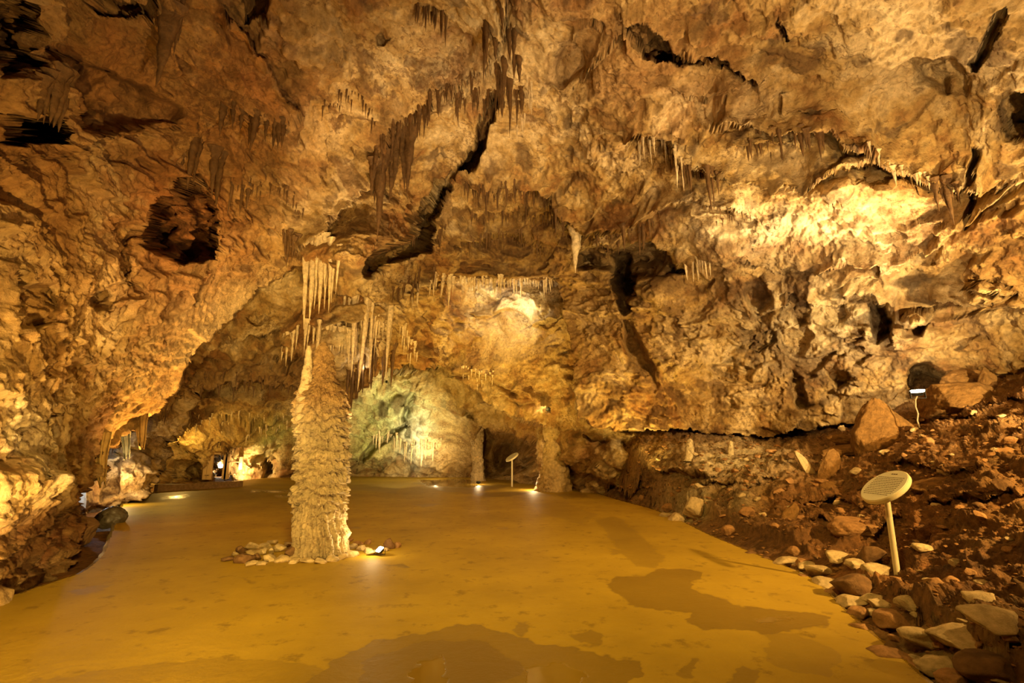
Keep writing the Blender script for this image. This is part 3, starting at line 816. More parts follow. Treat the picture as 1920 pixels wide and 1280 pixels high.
# ---- rough rock closing the cave behind the visitor
th, ph = np.meshgrid(np.linspace(math.pi * 0.92, math.pi * 2.08, 150), np.linspace(-0.12, 0.5 * math.pi, 70))
rp = np.stack([9.5 * np.cos(th) * np.cos(ph), 2.6 + 7.5 * np.sin(th) * np.cos(ph), 0.2 + 10.0 * np.sin(ph)], -1).reshape(-1, 3)
rp = rp + (0.5 * fbm(rp * 0.5, 3) + 0.2 * fbm(rp * 1.8, 3))[:, None] * (rp / np.linalg.norm(rp, axis=1)[:, None])
rid_ = np.arange(th.size).reshape(th.shape)
rq = np.stack([rid_[:-1, :-1], rid_[:-1, 1:], rid_[1:, 1:], rid_[1:, :-1]], -1).reshape(-1, 4)
rc = np.tile(np.array([[0.52, 0.36, 0.16]]), (len(rp), 1)) * (1 + 0.5 * fbm(rp * 0.8 + 5, 3))[:, None]
o = link('wall_front', mesh_from('wall_front', rp, rq, np.clip(rc, 0.02, 1), M_lime))
o['kind'] = 'structure'
gx2 = np.array([[-9, -4, -.2], [9, -4, -.2], [9, 1.2, -.2], [-9, 1.2, -.2]])

# ---- concrete path
bm = bmesh.new()
vv = [bm.verts.new((p.x + 0.012 * math.sin(i * 1.7), p.y, 0)) for i, p in enumerate(rp2)]
f = bm.faces.new(vv)
if f.normal.z < 0:
    f.normal_flip()
ret = bmesh.ops.extrude_face_region(bm, geom=[f])
for v in [g for g in ret['geom'] if isinstance(g, bmesh.types.BMVert)]:
    v.co.z = -0.22
bmesh.ops.recalc_face_normals(bm, faces=bm.faces)
top = [f for f in bm.faces if abs(f.normal.z) > 0.9 and f.calc_center_median().z > -0.1]
bmesh.ops.bevel(bm, geom=[e for e in top[0].edges], offset=0.02, segments=2, affect='EDGES')
bmesh.ops.triangulate(bm, faces=[f for f in bm.faces if len(f.verts) > 4])
me = bpy.data.meshes.new('floor')
bm.to_mesh(me)
bm.free()
floor = link('floor', me)
floor['kind'] = 'structure'

# concrete; damp patches and puddles are marks of their own shape on it
yy = 1.0 / np.linspace(1 / 2.2, 1 / 28.0, 900)
tt = np.linspace(-1.45, 1.05, 1150)
TT, YY = np.meshgrid(tt, yy)
XX = TT * YY
fx, fy = XX.ravel(), YY.ravel()
dd = seg_dist(fx, fy, outl + [outl[0]])[0]
okv = (inpoly(fx, fy, outl) & (dd > 0.045)).reshape(XX.shape)
fz = -EYE
ff_ = fy * cs + fz * sn
fpx, fpy = 960 + FOC * fx / ff_, 640 - FOC * (-fy * sn + fz * cs) / ff_
P3 = np.stack([fx, fy, 0 * fx], 1)
wxx = fpx + (150 / fy) * fbm(P3 * 1.8 + 3, 5, 0.6) + (60 / fy) * fbm(P3 * 9 + 3, 3)
wyy = fpy + (70 / fy) * fbm(P3 * 1.8 + 13, 5, 0.6) + (28 / fy) * fbm(P3 * 9 + 23, 3)
damp_a, pud_a = np.zeros(len(fx)), np.zeros(len(fx))
DAMP = [
    (.75, [(1130, 1095), (1160, 1085), (1215, 1080), (1240, 1065), (1320, 1070), (1318, 1085), (1290, 1092), (1310, 1110), (1380, 1135), (1440, 1145), (1510, 1150), (1555, 1160), (1550, 1175), (1490, 1180), (1445, 1190), (1400, 1185), (1320, 1180), (1290, 1165), (1290, 1150), (1230, 1145), (1190, 1135), (1170, 1120)]),
    (.4, [(1120, 975), (1150, 965), (1185, 990), (1215, 1015), (1245, 1045), (1235, 1065), (1195, 1062), (1150, 1020)]), (.3, [(1000, 945), (1060, 940), (1120, 965), (1090, 985), (1010, 960)]),
    (.35, [(1430, 1190), (1480, 1185), (1520, 1200), (1560, 1215), (1570, 1240), (1550, 1265), (1490, 1260), (1450, 1240), (1435, 1215)]),
    (.75, [(560, 1300), (640, 1218), (700, 1205), (740, 1200), (790, 1185), (860, 1170), (905, 1175), (950, 1190), (1000, 1205), (1060, 1210), (1100, 1220), (1160, 1235), (1205, 1240), (1200, 1262), (1150, 1275), (1130, 1320), (560, 1320)]),
    (1.0, [(690, 1235), (760, 1210), (830, 1198), (900, 1204), (950, 1228), (990, 1250), (960, 1270), (900, 1300), (670, 1300)]),
    (.4, [(0, 1320), (60, 1275), (160, 1262), (300, 1245), (420, 1235), (480, 1240), (600, 1245), (660, 1320)]),
    (.6, [(958, 1188), (975, 1165), (994, 1170), (990, 1182), (965, 1192)]), (.6, [(1070, 1190), (1105, 1180), (1127, 1190), (1120, 1216), (1095, 1212)]), (.6, [(1368, 1265), (1390, 1248), (1422, 1254), (1415, 1290), (1370, 1290)]), (.6, [(1280, 1240), (1300, 1238), (1304, 1270), (1282, 1275)]),
    (.7, [(770, 905), (850, 897), (900, 902), (960, 910), (930, 918), (880, 925), (830, 922), (800, 910)]), (.8, [(880, 925), (970, 921), (1000, 926), (940, 932), (900, 931)]), (.6, [(1036, 925), (1090, 924), (1112, 932), (1060, 936)]),
    (.6, [(772, 946), (815, 943), (832, 946), (790, 952)]), (.6, [(290, 934), (350, 928), (360, 931), (300, 938)]), (.7, [(716, 1058), (760, 1055), (768, 1060), (730, 1063)]), (.6, [(638, 990), (678, 987), (672, 994)]), (.4, [(125, 1110), (170, 1098), (210, 1096), (190, 1106), (140, 1116)]),
    (.35, [(650, 905), (760, 908), (740, 925), (650, 918)]), (.5, [(930, 988), (955, 986), (952, 992), (934, 993)]), (.45, [(1140, 1025), (1180, 1035), (1150, 1045)]), (.5, [(440, 1082), (485, 1090), (475, 1094)])]
for k_, poly in DAMP:
    damp_a = np.maximum(damp_a, k_ * sstep(-1.2, 2.0, signed_poly(wxx, wyy, poly)))
    sdp = signed_poly(wxx, wyy, poly)
    damp_a = np.maximum(damp_a, min(1, k_ * 1.25) * np.exp(-((sdp - 1.5) / 1.6) ** 2) * (fy < 9))
for poly in ([(775, 1240), (830, 1228), (855, 1320), (760, 1320)], [(985, 1252), (1060, 1235), (1095, 1262), (1085, 1320), (985, 1320)], [(1418, 1160), (1470, 1156), (1500, 1165), (1430, 1168)], [(780, 898), (860, 895), (905, 900), (890, 915), (800, 912)], [(470, 918), (542, 919), (545, 924), (470, 923)], [(515, 928), (540, 928), (540, 932), (515, 932)], [(300, 931), (350, 927), (355, 931), (305, 936)]):
    pud_a = np.maximum(pud_a, sstep(-2, 4, signed_poly(wxx, wyy, poly)))
fi = np.arange(len(fx)).reshape(XX.shape)
fm_ = okv[:-1, :-1] & okv[1:, :-1] & okv[:-1, 1:] & okv[1:, 1:]
fq = np.stack([fi[:-1, :-1], fi[:-1, 1:], fi[1:, 1:], fi[1:, :-1]], -1)[fm_]
fu, finv = np.unique(fq.ravel(), return_inverse=True)
lay = mesh_from('layer', np.stack([fx, fy, np.full(len(fx), 0.002)], 1)[fu], finv.reshape(-1, 4), np.stack([damp_a, pud_a, 0 * fx], 1)[fu])
bm = bmesh.new()
bm.from_mesh(me)
bm.from_mesh(lay)
bm.to_mesh(me)
bm.free()
bpy.data.meshes.remove(lay)
m, nt, b = nodes_mat('damp_concrete')
geo = N(nt, 'ShaderNodeNewGeometry')
at = N(nt, 'ShaderNodeAttribute')
at.attribute_name = 'Col'
sep = N(nt, 'ShaderNodeSeparateColor')
nt.links.new(at.outputs['Color'], sep.inputs[0])
damp, pud = sep.outputs[0], sep.outputs[1]
n2 = N(nt, 'ShaderNodeTexNoise', Scale=0.7, Detail=9.0, Roughness=0.62)
nt.links.new(geo.outputs['Position'], n2.inputs['Vector'])
ramp = N(nt, 'ShaderNodeValToRGB')
ramp.color_ramp.elements[0].position = 0.3
ramp.color_ramp.elements[1].position = 0.72
ramp.color_ramp.elements[0].color = (0.36, 0.235, 0.018, 1)
ramp.color_ramp.elements[1].color = (0.54, 0.365, 0.03, 1)
nt.links.new(n2.outputs['Fac'], ramp.inputs[0])
# small dark scuffs
n3 = N(nt, 'ShaderNodeTexNoise', Scale=4.0, Detail=7.0, Roughness=0.68)
nt.links.new(geo.outputs['Position'], n3.inputs['Vector'])
r3 = N(nt, 'ShaderNodeMapRange')
r3.inputs['From Min'].default_value = 0.565
r3.inputs['From Max'].default_value = 0.66
r3.inputs['To Max'].default_value = 0.6
nt.links.new(n3.outputs['Fac'], r3.inputs['Value'])
dampk = N(nt, 'ShaderNodeMath', operation='MULTIPLY')
dampk.inputs[1].default_value = 0.8
nt.links.new(damp, dampk.inputs[0])
alld = N(nt, 'ShaderNodeMath', operation='MAXIMUM')
nt.links.new(dampk.outputs[0], alld.inputs[0])
nt.links.new(r3.outputs[0], alld.inputs[1])
mix = N(nt, 'ShaderNodeMix', data_type='RGBA')
mix.inputs[7].default_value = (0.17, 0.10, 0.012, 1)
nt.links.new(alld.outputs[0], mix.inputs[0])
nt.links.new(ramp.outputs[0], mix.inputs[6])
nt.links.new(mix.outputs[2], b.inputs['Base Color'])
rr = N(nt, 'ShaderNodeMapRange')
rr.inputs['To Min'].default_value = 0.62
rr.inputs['To Max'].default_value = 0.42
nt.links.new(damp, rr.inputs['Value'])
rr2 = N(nt, 'ShaderNodeMix', data_type='FLOAT')
rr2.inputs[3].default_value = 0.07
nt.links.new(pud, rr2.inputs[0])
nt.links.new(rr.outputs[0], rr2.inputs[2])
nt.links.new(rr2.outputs[0], b.inputs['Roughness'])
b.inputs['Specular IOR Level'].default_value = 0.4
n4 = N(nt, 'ShaderNodeTexNoise', Scale=9.0, Detail=8.0, Roughness=0.65)
nt.links.new(geo.outputs['Position'], n4.inputs['Vector'])
bp = N(nt, 'ShaderNodeBump', Strength=0.6, Distance=0.012)
inv = N(nt, 'ShaderNodeMath', operation='SUBTRACT')
inv.inputs[0].default_value = 1.0
nt.links.new(pud, inv.inputs[1])
hm = N(nt, 'ShaderNodeMath', operation='MULTIPLY')
nt.links.new(n4.outputs['Fac'], hm.inputs[0])
nt.links.new(inv.outputs[0], hm.inputs[1])
nt.links.new(hm.outputs[0], bp.inputs['Height'])
nt.links.new(bp.outputs[0], b.inputs['Normal'])
floor.data.materials.append(m)
# ================================================================== THINGS
def project(P):
    x, y, z = P[0], P[1], P[2] - EYE
    f = y * cs + z * sn
    return 960 + FOC * x / f, 640 - FOC * (-y * sn + z * cs) / f


def tag(o, label, cat, group=None, kind=None):
    o['label'] = label
    o['category'] = cat
    if group:
        o['group'] = group
    if kind:
        o['kind'] = kind
    return o


def empty(name, loc, label, cat, group=None, rot=(0, 0, 0)):
    o = bpy.data.objects.new(name, None)
    C.objects.link(o)
    o.location = loc
    o.rotation_euler = rot
    o.empty_display_size = 0.1
    return tag(o, label, cat, group)


def copy_tree(o, parent=None):
    c = o.copy()
    C.objects.link(c)
    if parent:
        c.parent = parent
    for ch in [x for x in bpy.data.objects if x.parent == o]:
        copy_tree(ch, c)
    return c


ORD = 'first second third fourth fifth sixth seventh eighth ninth tenth eleventh twelfth thirteenth fourteenth fifteenth sixteenth seventeenth eighteenth nineteenth twentieth'.split()
TENS = {2: 'twenty', 3: 'thirty', 4: 'forty', 5: 'fifty'}


def ordw(k):
    if k <= 20:
        return ORD[k - 1]
    t, u = divmod(k, 10)
    if u == 0:
        return {3: 'thirtieth', 4: 'fortieth', 5: 'fiftieth'}[t]
    return TENS[t] + '-' + ORD[u - 1]


# ---- dripstone
def cone_data(seed, segs=11, rings=18, sharp=0.85, wob=0.16, flute=0.18):
    r = random.Random(seed)
    V, Fq = [], []
    ph = [r.uniform(0, 6.3) for _ in range(8)]
    for i in range(rings + 1):
        t = i / rings
        z = 0.10 - 1.10 * t
        rad = max(0.0, 1 - t) ** sharp * (1 + 0.45 * math.exp(-t * 14)) * (0.90 + 0.12 * math.sin(t * 19 + ph[0]) + 0.08 * math.sin(t * 41 + ph[1]))
        rad = max(rad, 0.03)
        ox, oy = wob * math.sin(t * 3.1 + ph[2]) * t, wob * math.sin(t * 2.7 + ph[3]) * t
        for j in range(segs):
            a = 2 * math.pi * j / segs
            q = rad * (1 + flute * math.sin(3 * a + ph[4] + t * 2) * (1 - 0.5 * t) + 0.6 * flute * math.sin(5 * a + ph[5] + t * 5))
            V.append((ox + q * math.cos(a), oy + q * math.sin(a), z))
    for i in range(rings):
        for j in range(segs):
            a, b = i * segs + j, i * segs + (j + 1) % segs
            Fq.append((a, a + segs, b + segs, b))
    V.append((V[-1][0], V[-1][1], -1.02))
    return np.array(V), np.array(Fq), segs, rings


def cone_mesh(name, seed, mat, **kw):
    V, Fq, segs, rings = cone_data(seed, **kw)
    return mesh_from(name, V[:-1], Fq, None, mat)


CONES = {'p': [cone_mesh('stalactite', 100 + k, M_stal, sharp=(0.6, 0.85, 1.0, 0.75)[k % 4]) for k in range(8)],
         'd': [cone_mesh('stalactite', 200 + k, M_staldark, sharp=(0.6, 0.85, 1.0, 0.75)[k % 4]) for k in range(8)]}
SOFT_V, SOFT_F = [], []       # the many tiny ones, one mesh per colour
soft = {'p': ([], []), 'd': ([], [])}
rs = random.Random(5)


def along(line, n, jit):
    pts = np.array(line, float)
    sg = np.hypot(*np.diff(pts, axis=0).T)
    cum = np.r_[0, np.cumsum(sg)]
    out = []
    for k in range(n):
        s = (k + 0.5 + rs.uniform(-.45, .45)) / n * cum[-1]
        out.append((np.interp(s, cum, pts[:, 0]) + rs.uniform(-1, 1) * jit[0], np.interp(s, cum, pts[:, 1]) + rs.uniform(-1, 1) * jit[1]))
    return out


def hang(specs, sheet, where, group, tone='p', single=True, embed=0.06):
    """specs: (px, py, length px, width px). single: every one a thing of its own"""
    specs = sorted(specs)
    px = np.array([s[0] for s in specs])
    py = np.array([s[1] for s in specs])
    P = sheet.surf(px, py)
    for k, s in enumerate(specs):
        p = P[k]
        x0, y0 = project(p)
        x1, y1 = project((p[0], p[1], p[2] - 0.2))
        L = s[2] / max(8.0, (y1 - y0) / 0.2)
        r = 0.5 * s[3] * float(mpp(s[0], s[1], p[1]))
        L = min(L, 3.2)
        base = (p[0], p[1] + 0.5 * r + 0.5 * (embed - 0.06), p[2] + embed)
        if single:
            o = bpy.data.objects.new('stalactite', CONES[tone][rs.randrange(8)])
            C.objects.link(o)
            o.location = base
            o.scale = (r * rs.uniform(.85, 1.15), r * rs.uniform(.85, 1.15), L + embed)
            o.rotation_euler = (rs.uniform(-.05, .05), rs.uniform(-.05, .05), rs.uniform(0, 6.3))
            n = len(specs)
            lab = f'{ordw(k + 1)} stalactite from left {where}' if n > 1 else f'stalactite {where}'
            tag(o, lab, 'stalactite', group)
        else:
            V, Fq, sg, rg = cone_data(rs.randrange(40) + 300, segs=6, rings=6, flute=0.1)
            V = V[:-1] * np.array([r, r, L + embed]) + np.array(base)
            soft[tone][1].append(Fq + sum(len(v) for v in soft[tone][0]))
            soft[tone][0].append(V)


def fringe(line, n, ln, wd, sheet, where, group, tone='p', single=True, jit=(3, 5)):
    sp = []
    for (x, y) in along(line, n, jit):
        t = rs.random() ** 1.5
        sp.append((x, y, ln[0] + (ln[1] - ln[0]) * t, wd[0] + (wd[1] - wd[0]) * (0.6 * t + 0.4 * rs.random())))
    hang(sp, sheet, where, group, tone, single)


fringe([(690, 306), (742, 236), (802, 174), (865, 144)], 42, (24, 62), (7, 12), shell, 'in the long fringe on the diagonal overhang', 'stalactites on the diagonal overhang', 'd')
fringe([(928, 6), (938, 60), (950, 110), (960, 150)], 16, (40, 110), (9, 20), shell, 'in the ribbed cluster at top centre', 'stalactites of the ribbed cluster', 'd', jit=(26, 20))
hang([(286, -18, 128, 44)], shell, 'tapering to a dark point, large and alone at upper left', None, 'd')
hang([(318, -10, 75, 12), (334, -8, 72, 14)], shell, 'of the thin pair right of the large dark one', 'thin pair of stalactites', 'd')
hang([(8, 150, 66, 20), (22, 138, 78, 22), (38, 128, 84, 26), (52, 130, 92, 24), (66, 140, 92, 24), (82, 150, 76, 26), (94, 160, 40, 18)], shell, 'in the thick orange bunch above the black hole', 'thick orange stalactites', 'd')
fringe([(392, 170), (450, 196), (520, 196)], 10, (24, 66), (10, 20), shell, 'in the dark row under the orange band', 'dark stalactites of the left roof', 'd', jit=(12, 8))
hang([(368, 268, 85, 20), (378, 272, 78, 16), (402, 290, 80, 20), (412, 300, 84, 18), (424, 335, 60, 9), (435, 340, 52, 8), (446, 338, 40, 12), (356, 310, 30, 8)], shell, 'in the brown cluster over the dark red hollow', 'stalactites over the red hollow', 'd')
hang([(694, 300, 60, 20), (706, 290, 138, 26), (722, 300, 60, 16), (735, 250, 70, 20), (752, 236, 104, 26), (768, 222, 126, 34)], shell, 'among the big brown ones left of the black crack', 'big brown stalactites', 'd')
fringe([(522, 420), (545, 440), (560, 436)], 8, (30, 62), (7, 12), shell, 'in the brown bunch above the bright slab', 'brown bunch above the slab', 'd')
hang([(566, 466, 136, 16), (576, 488, 92, 13), (585, 474, 122, 18), (594, 496, 78, 11), (601, 470, 110, 19), (611, 494, 80, 12), (619, 474, 104, 15), (628, 500, 66, 12), (572, 500, 64, 9), (636, 486, 62, 11), (590, 462, 60, 14), (607, 458, 70, 14)], shell, 'in the pale spiky cluster above the great stalagmite', 'spiky cluster above the stalagmite', embed=0.3)
fringe([(640, 545), (670, 550), (700, 556), (718, 560)], 18, (50, 160), (7, 17), mid, 'in the pale curtain right of the great stalagmite', 'curtain right of the stalagmite', 'p', jit=(4, 22))
fringe([(650, 690), (690, 650), (730, 640)], 14, (36, 80), (7, 12), mid, 'in the lower brown curtain over the green wall', 'lower brown curtain', 'd', jit=(3, 10))
fringe([(545, 612), (600, 606), (680, 625)], 22, (36, 66), (7, 12), mid, 'in the shaggy fringe behind the stalagmite top', 'shaggy fringe behind the stalagmite', 'p', jit=(3, 5))
fringe([(852, 520), (950, 527), (1044, 522)], 34, (12, 36), (4, 8), shell, 'in the bright fringe under the dark central roof', 'bright central fringe', 'p', jit=(2, 3))
hang([(798, 520, 36, 10), (806, 524, 22, 7), (818, 522, 40, 9), (829, 520, 62, 15), (838, 528, 30, 8), (770, 548, 26, 7), (780, 540, 34, 8), (790, 534, 24, 6)], shell, 'in the small group left of the bright central fringe', 'small group left of the fringe')
hang([(1084, 428, 74, 28)], shell, 'ending in a needle, alone over the dark central hollow', None)
fringe([(1110, 438), (1150, 426), (1200, 418), (1236, 396)], 18, (18, 58), (5, 12), shell, 'in the ragged fringe over the right wall hollow', 'ragged fringe over the hollow', 'd')
fringe([(1196, 242), (1240, 258), (1284, 302)], 20, (22, 54), (5, 9), shell, 'in the pale fringe at the bend of the right roof', 'pale fringe at the bend', 'p')
fringe([(1284, 304), (1320, 318), (1360, 326)], 14, (26, 84), (6, 12), shell, 'in the brown fringe low on the right roof', 'brown fringe low on the right', 'd', jit=(3, 8))
fringe([(1400, 236), (1480, 238), (1556, 238)], 16, (12, 52), (5, 13), shell, 'in the upper dark row on the right wall', 'upper dark row', 'd')
fringe([(1402, 266), (1440, 264), (1472, 268)], 10, (14, 40), (4, 8), shell, 'in the short middle row on the right wall', 'short middle row', 'd')
fringe([(1632, 284), (1690, 304), (1756, 322)], 12, (12, 28), (5, 9), shell, 'along the sloping ledge at far right', 'sloping ledge row', 'p')
hang([(1762, 322, 50, 14), (1770, 322, 34, 11), (1778, 322, 52, 13), (1785, 324, 76, 14), (1792, 324, 30, 9), (1806, 326, 18, 8), (1818, 328, 16, 8)], shell, 'hanging in the group below the far right ledge', 'group below the far right ledge', 'd')
fringe([(1284, 494), (1310, 488), (1338, 486)], 10, (24, 44), (4, 8), shell, 'in the white brush on the right wall', 'white brush')
# tiny ones nobody could count
for ln_, n_, l_, w_, sh_, tn_ in [
        ([(340, 716), (420, 706), (500, 704), (560, 716), (640, 744)], 70, (8, 26), (3, 6), mid, 'd'), ([(870, 696), (930, 706)], 22, (8, 22), (3, 5), back, 'p'), ([(700, 800), (760, 830), (830, 820)], 34, (14, 44), (3, 7), back, 'p'),
        ([(780, 640), (840, 664)], 16, (10, 34), (3, 6), back, 'p'), ([(870, 336), (940, 326), (1010, 350), (1060, 402)], 60, (12, 42), (4, 8), shell, 'd'), ([(860, 442), (930, 442), (1020, 458)], 46, (10, 30), (4, 7), shell, 'd'),
        ([(880, 400), (980, 390), (1060, 420)], 40, (10, 34), (4, 7), shell, 'd'), ([(600, 180), (680, 170), (700, 230)], 30, (8, 30), (3, 6), shell, 'd'), ([(400, 330), (520, 330), (560, 400)], 34, (8, 36), (3, 6), shell, 'd'),
        ([(1345, 398), (1375, 392), (1412, 400)], 16, (6, 16), (3, 5), shell, 'd'), ([(880, 130), (900, 160), (985, 170)], 30, (14, 50), (4, 9), shell, 'd'), ([(990, 130), (1000, 180), (970, 230)], 20, (16, 40), (4, 8), shell, 'p'),
        ([(310, 790), (380, 782), (440, 788)], 22, (6, 16), (3, 5), back, 'p'), ([(390, 826), (440, 818)], 14, (8, 20), (3, 6), back, 'd'), ([(450, 780), (545, 786)], 24, (6, 18), (3, 6), back, 'p'), ([(250, 770), (300, 750), (330, 716)], 26, (8, 22), (3, 6), mid, 'd'),
        ([(720, 540), (770, 530), (800, 500)], 26, (10, 34), (4, 8), shell, 'd'), ([(700, 420), (760, 440), (830, 420)], 26, (10, 30), (4, 7), shell, 'd'), ([(780, 0), (830, 10)], 16, (20, 60), (5, 10), shell, 'd'), ([(660, 600), (740, 610), (780, 660)], 40, (14, 44), (4, 7), mid, 'p'),
        ([(1480, 460), (1500, 455)], 6, (10, 18), (3, 4), shell, 'd'), ([(1565, 375), (1580, 372)], 6, (8, 14), (3, 5), shell, 'd'), ([(220, 796), (170, 846)], 18, (10, 24), (4, 8), mid, 'd'), ([(1370, 120), (1390, 140)], 8, (8, 18), (4, 6), shell, 'd')]:
    fringe(ln_, n_, l_, w_, sh_, '', None, tn_, False, jit=(5, 12))
_tm = {'p': 'small pale stalactites and straws scattered over the roof', 'd': 'small brown stalactites and straws scattered over the roof'}
_o = link('small_stalactites', mesh_from('small_stalactites', np.concatenate(soft['p'][0] + soft['d'][0]),
          np.concatenate([np.concatenate(soft['p'][1]), np.concatenate(soft['d'][1]) + sum(len(v) for v in soft['p'][0])]), None, M_stal))
_o.data.materials.append(M_staldark)
_np = sum(len(f) for f in soft['p'][1])
_nd = sum(len(f) for f in soft['d'][1])
_o.data.polygons.foreach_set('material_index', np.r_[np.zeros(_np, np.int32), np.ones(_nd, np.int32)])
tag(_o, 'tiny stalactites and straws sprouting all over the roof and ledges', 'stalactites', None, 'stuff')


# ---- the great stalagmite
def lathe(profile, segs, rows, Yc, disp, squash=1.0):
    """profile: (py, left px, right px) from bottom to top at distance Yc"""
    pr = sorted(profile, key=lambda a: -a[0])
    pys = np.array([p[0] for p in pr], float)
    zs, xc, rr_ = [], [], []
    for p in pr:
        a, bz = ratios(p[0] * 0 + (p[1] + p[2]) / 2, p[0])
        zs.append(EYE + bz * Yc)
        xc.append(a * Yc)
        rr_.append(0.5 * (p[2] - p[1]) * mpp(960, p[0], Yc))
    zs, xc, rr_ = map(np.array, (zs, xc, rr_))
    z = np.linspace(zs[0], zs[-1], rows)
    X = np.interp(z, zs, xc)
    R = np.interp(z, zs, rr_)
    a = np.arange(segs) * 2 * math.pi / segs
    ZZ, AA = np.meshgrid(z, a, indexing='ij')
    XX, RR = np.repeat(X[:, None], segs, 1), np.repeat(R[:, None], segs, 1)
    base = np.stack([XX + RR * np.cos(AA), Yc + RR * squash * np.sin(AA), ZZ], -1).reshape(-1, 3)
    d = disp(base, (ZZ - z[0]).ravel(), AA.ravel(), RR.ravel())
    RRd = RR + d.reshape(RR.shape)
    V = np.stack([XX + RRd * np.cos(AA), Yc + RRd * squash * np.sin(AA), ZZ], -1).reshape(-1, 3)
    i = np.arange(rows * segs).reshape(rows, segs)
    j = np.roll(i, -1, 1)
    Fq = np.stack([i[:-1], j[:-1], j[1:], i[1:]], -1).reshape(-1, 4)
    # close the top with a small fan of quads collapsed on the centre
    V = np.r_[V, [[X[-1], Yc, z[-1] + 0.3 * R[-1]]]]
    k = len(V) - 1
    capq = np.stack([i[-1][0::2], i[-1][1::2], np.roll(i[-1], -2)[0::2], np.full(segs // 2, k)], -1)
    return V, np.r_[Fq, capq]


def stal_disp(base, h, a, R):
    ang = np.stack([np.cos(a), np.sin(a)], 1)
    shelf = fbm(np.c_[ang * 1.3, h * 2.0] + 4, 3)
    ph = h * 6.2 + 1.6 * shelf
    saw = 1 - (ph % 1.0)                                      # each tier swells at its lower lip
    cell = (np.floor(ph) * 0.37) % 1.0
    up = sstep(0.35, 0.9, h)
    flute = np.abs(np.sin(a * 15 + 6 * fbm(np.c_[ang * 2, h * 0.8], 3))) ** 0.6
    drip = np.abs(np.sin(a * 24 + 40 * cell + 4 * fbm(np.c_[ang * 3, h], 2))) ** 0.7
    pop = knob(base * np.array([17, 17, 11]))
    pop2 = knob(base * 34)
    d = up * (0.075 * (saw - 0.5) + 0.04 * drip * saw + 0.08 * pop) + (1 - up) * (0.07 * flute + 0.03 * pop) + 0.03 * pop2 + 0.035 * fbm(base * 6, 3) - 0.105
    return R * 0.08 * fbm(base * 1.4, 2) + d * np.minimum(1, R / 0.34)


SY = 8.05
V, Fq = lathe([(1046, 548, 656), (1038, 548, 655), (1015, 551, 650), (1000, 549, 653), (985, 552, 646), (950, 555, 647), (930, 551, 649), (900, 556, 648), (860, 556, 651), (830, 559, 651), (800, 558, 651), (770, 557, 649), (748, 557, 646), (736, 562, 642),
               (727, 570, 636), (716, 578, 630), (700, 584, 627), (680, 588, 626), (662, 592, 622), (650, 597, 616), (642, 603, 611)], 420, 820, SY, stal_disp, 0.9)
nz_ = fbm(V * 2.2 + 3, 3)
cc = np.array([0.52, 0.405, 0.22]) * (1 + 0.35 * nz_)[:, None]
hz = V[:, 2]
cc = cc * (1 - 0.0) + (np.array([0.36, 0.20, 0.065]) - cc) * (sstep(1.7, 2.5, hz) * 0.85)[:, None]  # upper trunk darkened in colour, standing in for weaker light there
root = empty('stalagmite', onfloor(600, 1040), 'great pale stalagmite standing in a ring of stones in the middle of the path', 'stalagmite')
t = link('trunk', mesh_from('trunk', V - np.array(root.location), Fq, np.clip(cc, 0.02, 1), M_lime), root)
V, Fq = lathe([(790, 556, 580), (760, 557, 582), (735, 559, 580), (712, 567, 584), (690, 571, 583), (670, 574, 583), (655, 576, 582), (648, 578, 581)], 60, 160, SY - 0.18, lambda b_, h, a, R: 0.02 * knob(b_ * 16) + 0.02 * fbm(b_ * 5, 3))
t = link('spire', mesh_from('spire', V - np.array(root.location), Fq, np.tile([[0.55, 0.42, 0.23]], (len(V), 1)), M_lime), root)


def pillar(label, prof, Yc, col, k=1.0, segs=90, rows=200):
    V, Fq = lathe(prof, segs, rows, Yc, lambda b_, h, a, R: k * (0.10 * knob(b_ * 4.5) + 0.05 * knob(b_ * 9) + 0.10 * fbm(b_ * 2.2, 3)))
    o = link('rock_pillar', mesh_from('rock_pillar', V, Fq, np.clip(np.array(col) * (1 + 0.4 * fbm(V * 2, 3))[:, None], 0.02, 1), M_lime))
    return tag(o, label, 'rock pillar')


pillar('slim rough rock pillar on the far edge of the path', [(902, 886, 907), (870, 888, 903), (840, 887, 902), (800, 888, 904), (770, 885, 906), (745, 878, 914)], 24.4, (0.62, 0.46, 0.24), 0.8)
pillar('broad rough rock pillar under the wall lamp at the back', [(922, 1006, 1066), (890, 1018, 1062), (860, 1024, 1058), (820, 1026, 1056), (790, 1024, 1058), (760, 1030, 1060)], 19.2, (0.50, 0.34, 0.14))

for lab, x, y0, y1, w_ in [('stubby pale stalagmite on the rock bank, left of two', 1293, 858, 822, 16), ('stubby pale stalagmite on the rock bank, right of two', 1370, 856, 826, 10)]:
    p = slope.surf([x], [y0])[0]
    V, Fq = lathe([(y0 + 6, x - w_ * .8, x + w_ * .8), (y0, x - w_ * .62, x + w_ * .62), ((y0 + y1) / 2, x - w_ * .5, x + w_ * .5), (y1 + 3, x - w_ * .36, x + w_ * .36), (y1, x - w_ * .1, x + w_ * .1)], 28, 40, p[1], lambda b_, h, a, R: 0.02 * fbm(b_ * 5, 2))
    tag(link('stalagmite', mesh_from('stalagmite', V, Fq, np.tile([[0.70, 0.56, 0.32]], (len(V), 1)), M_lime)), lab, 'stalagmite')


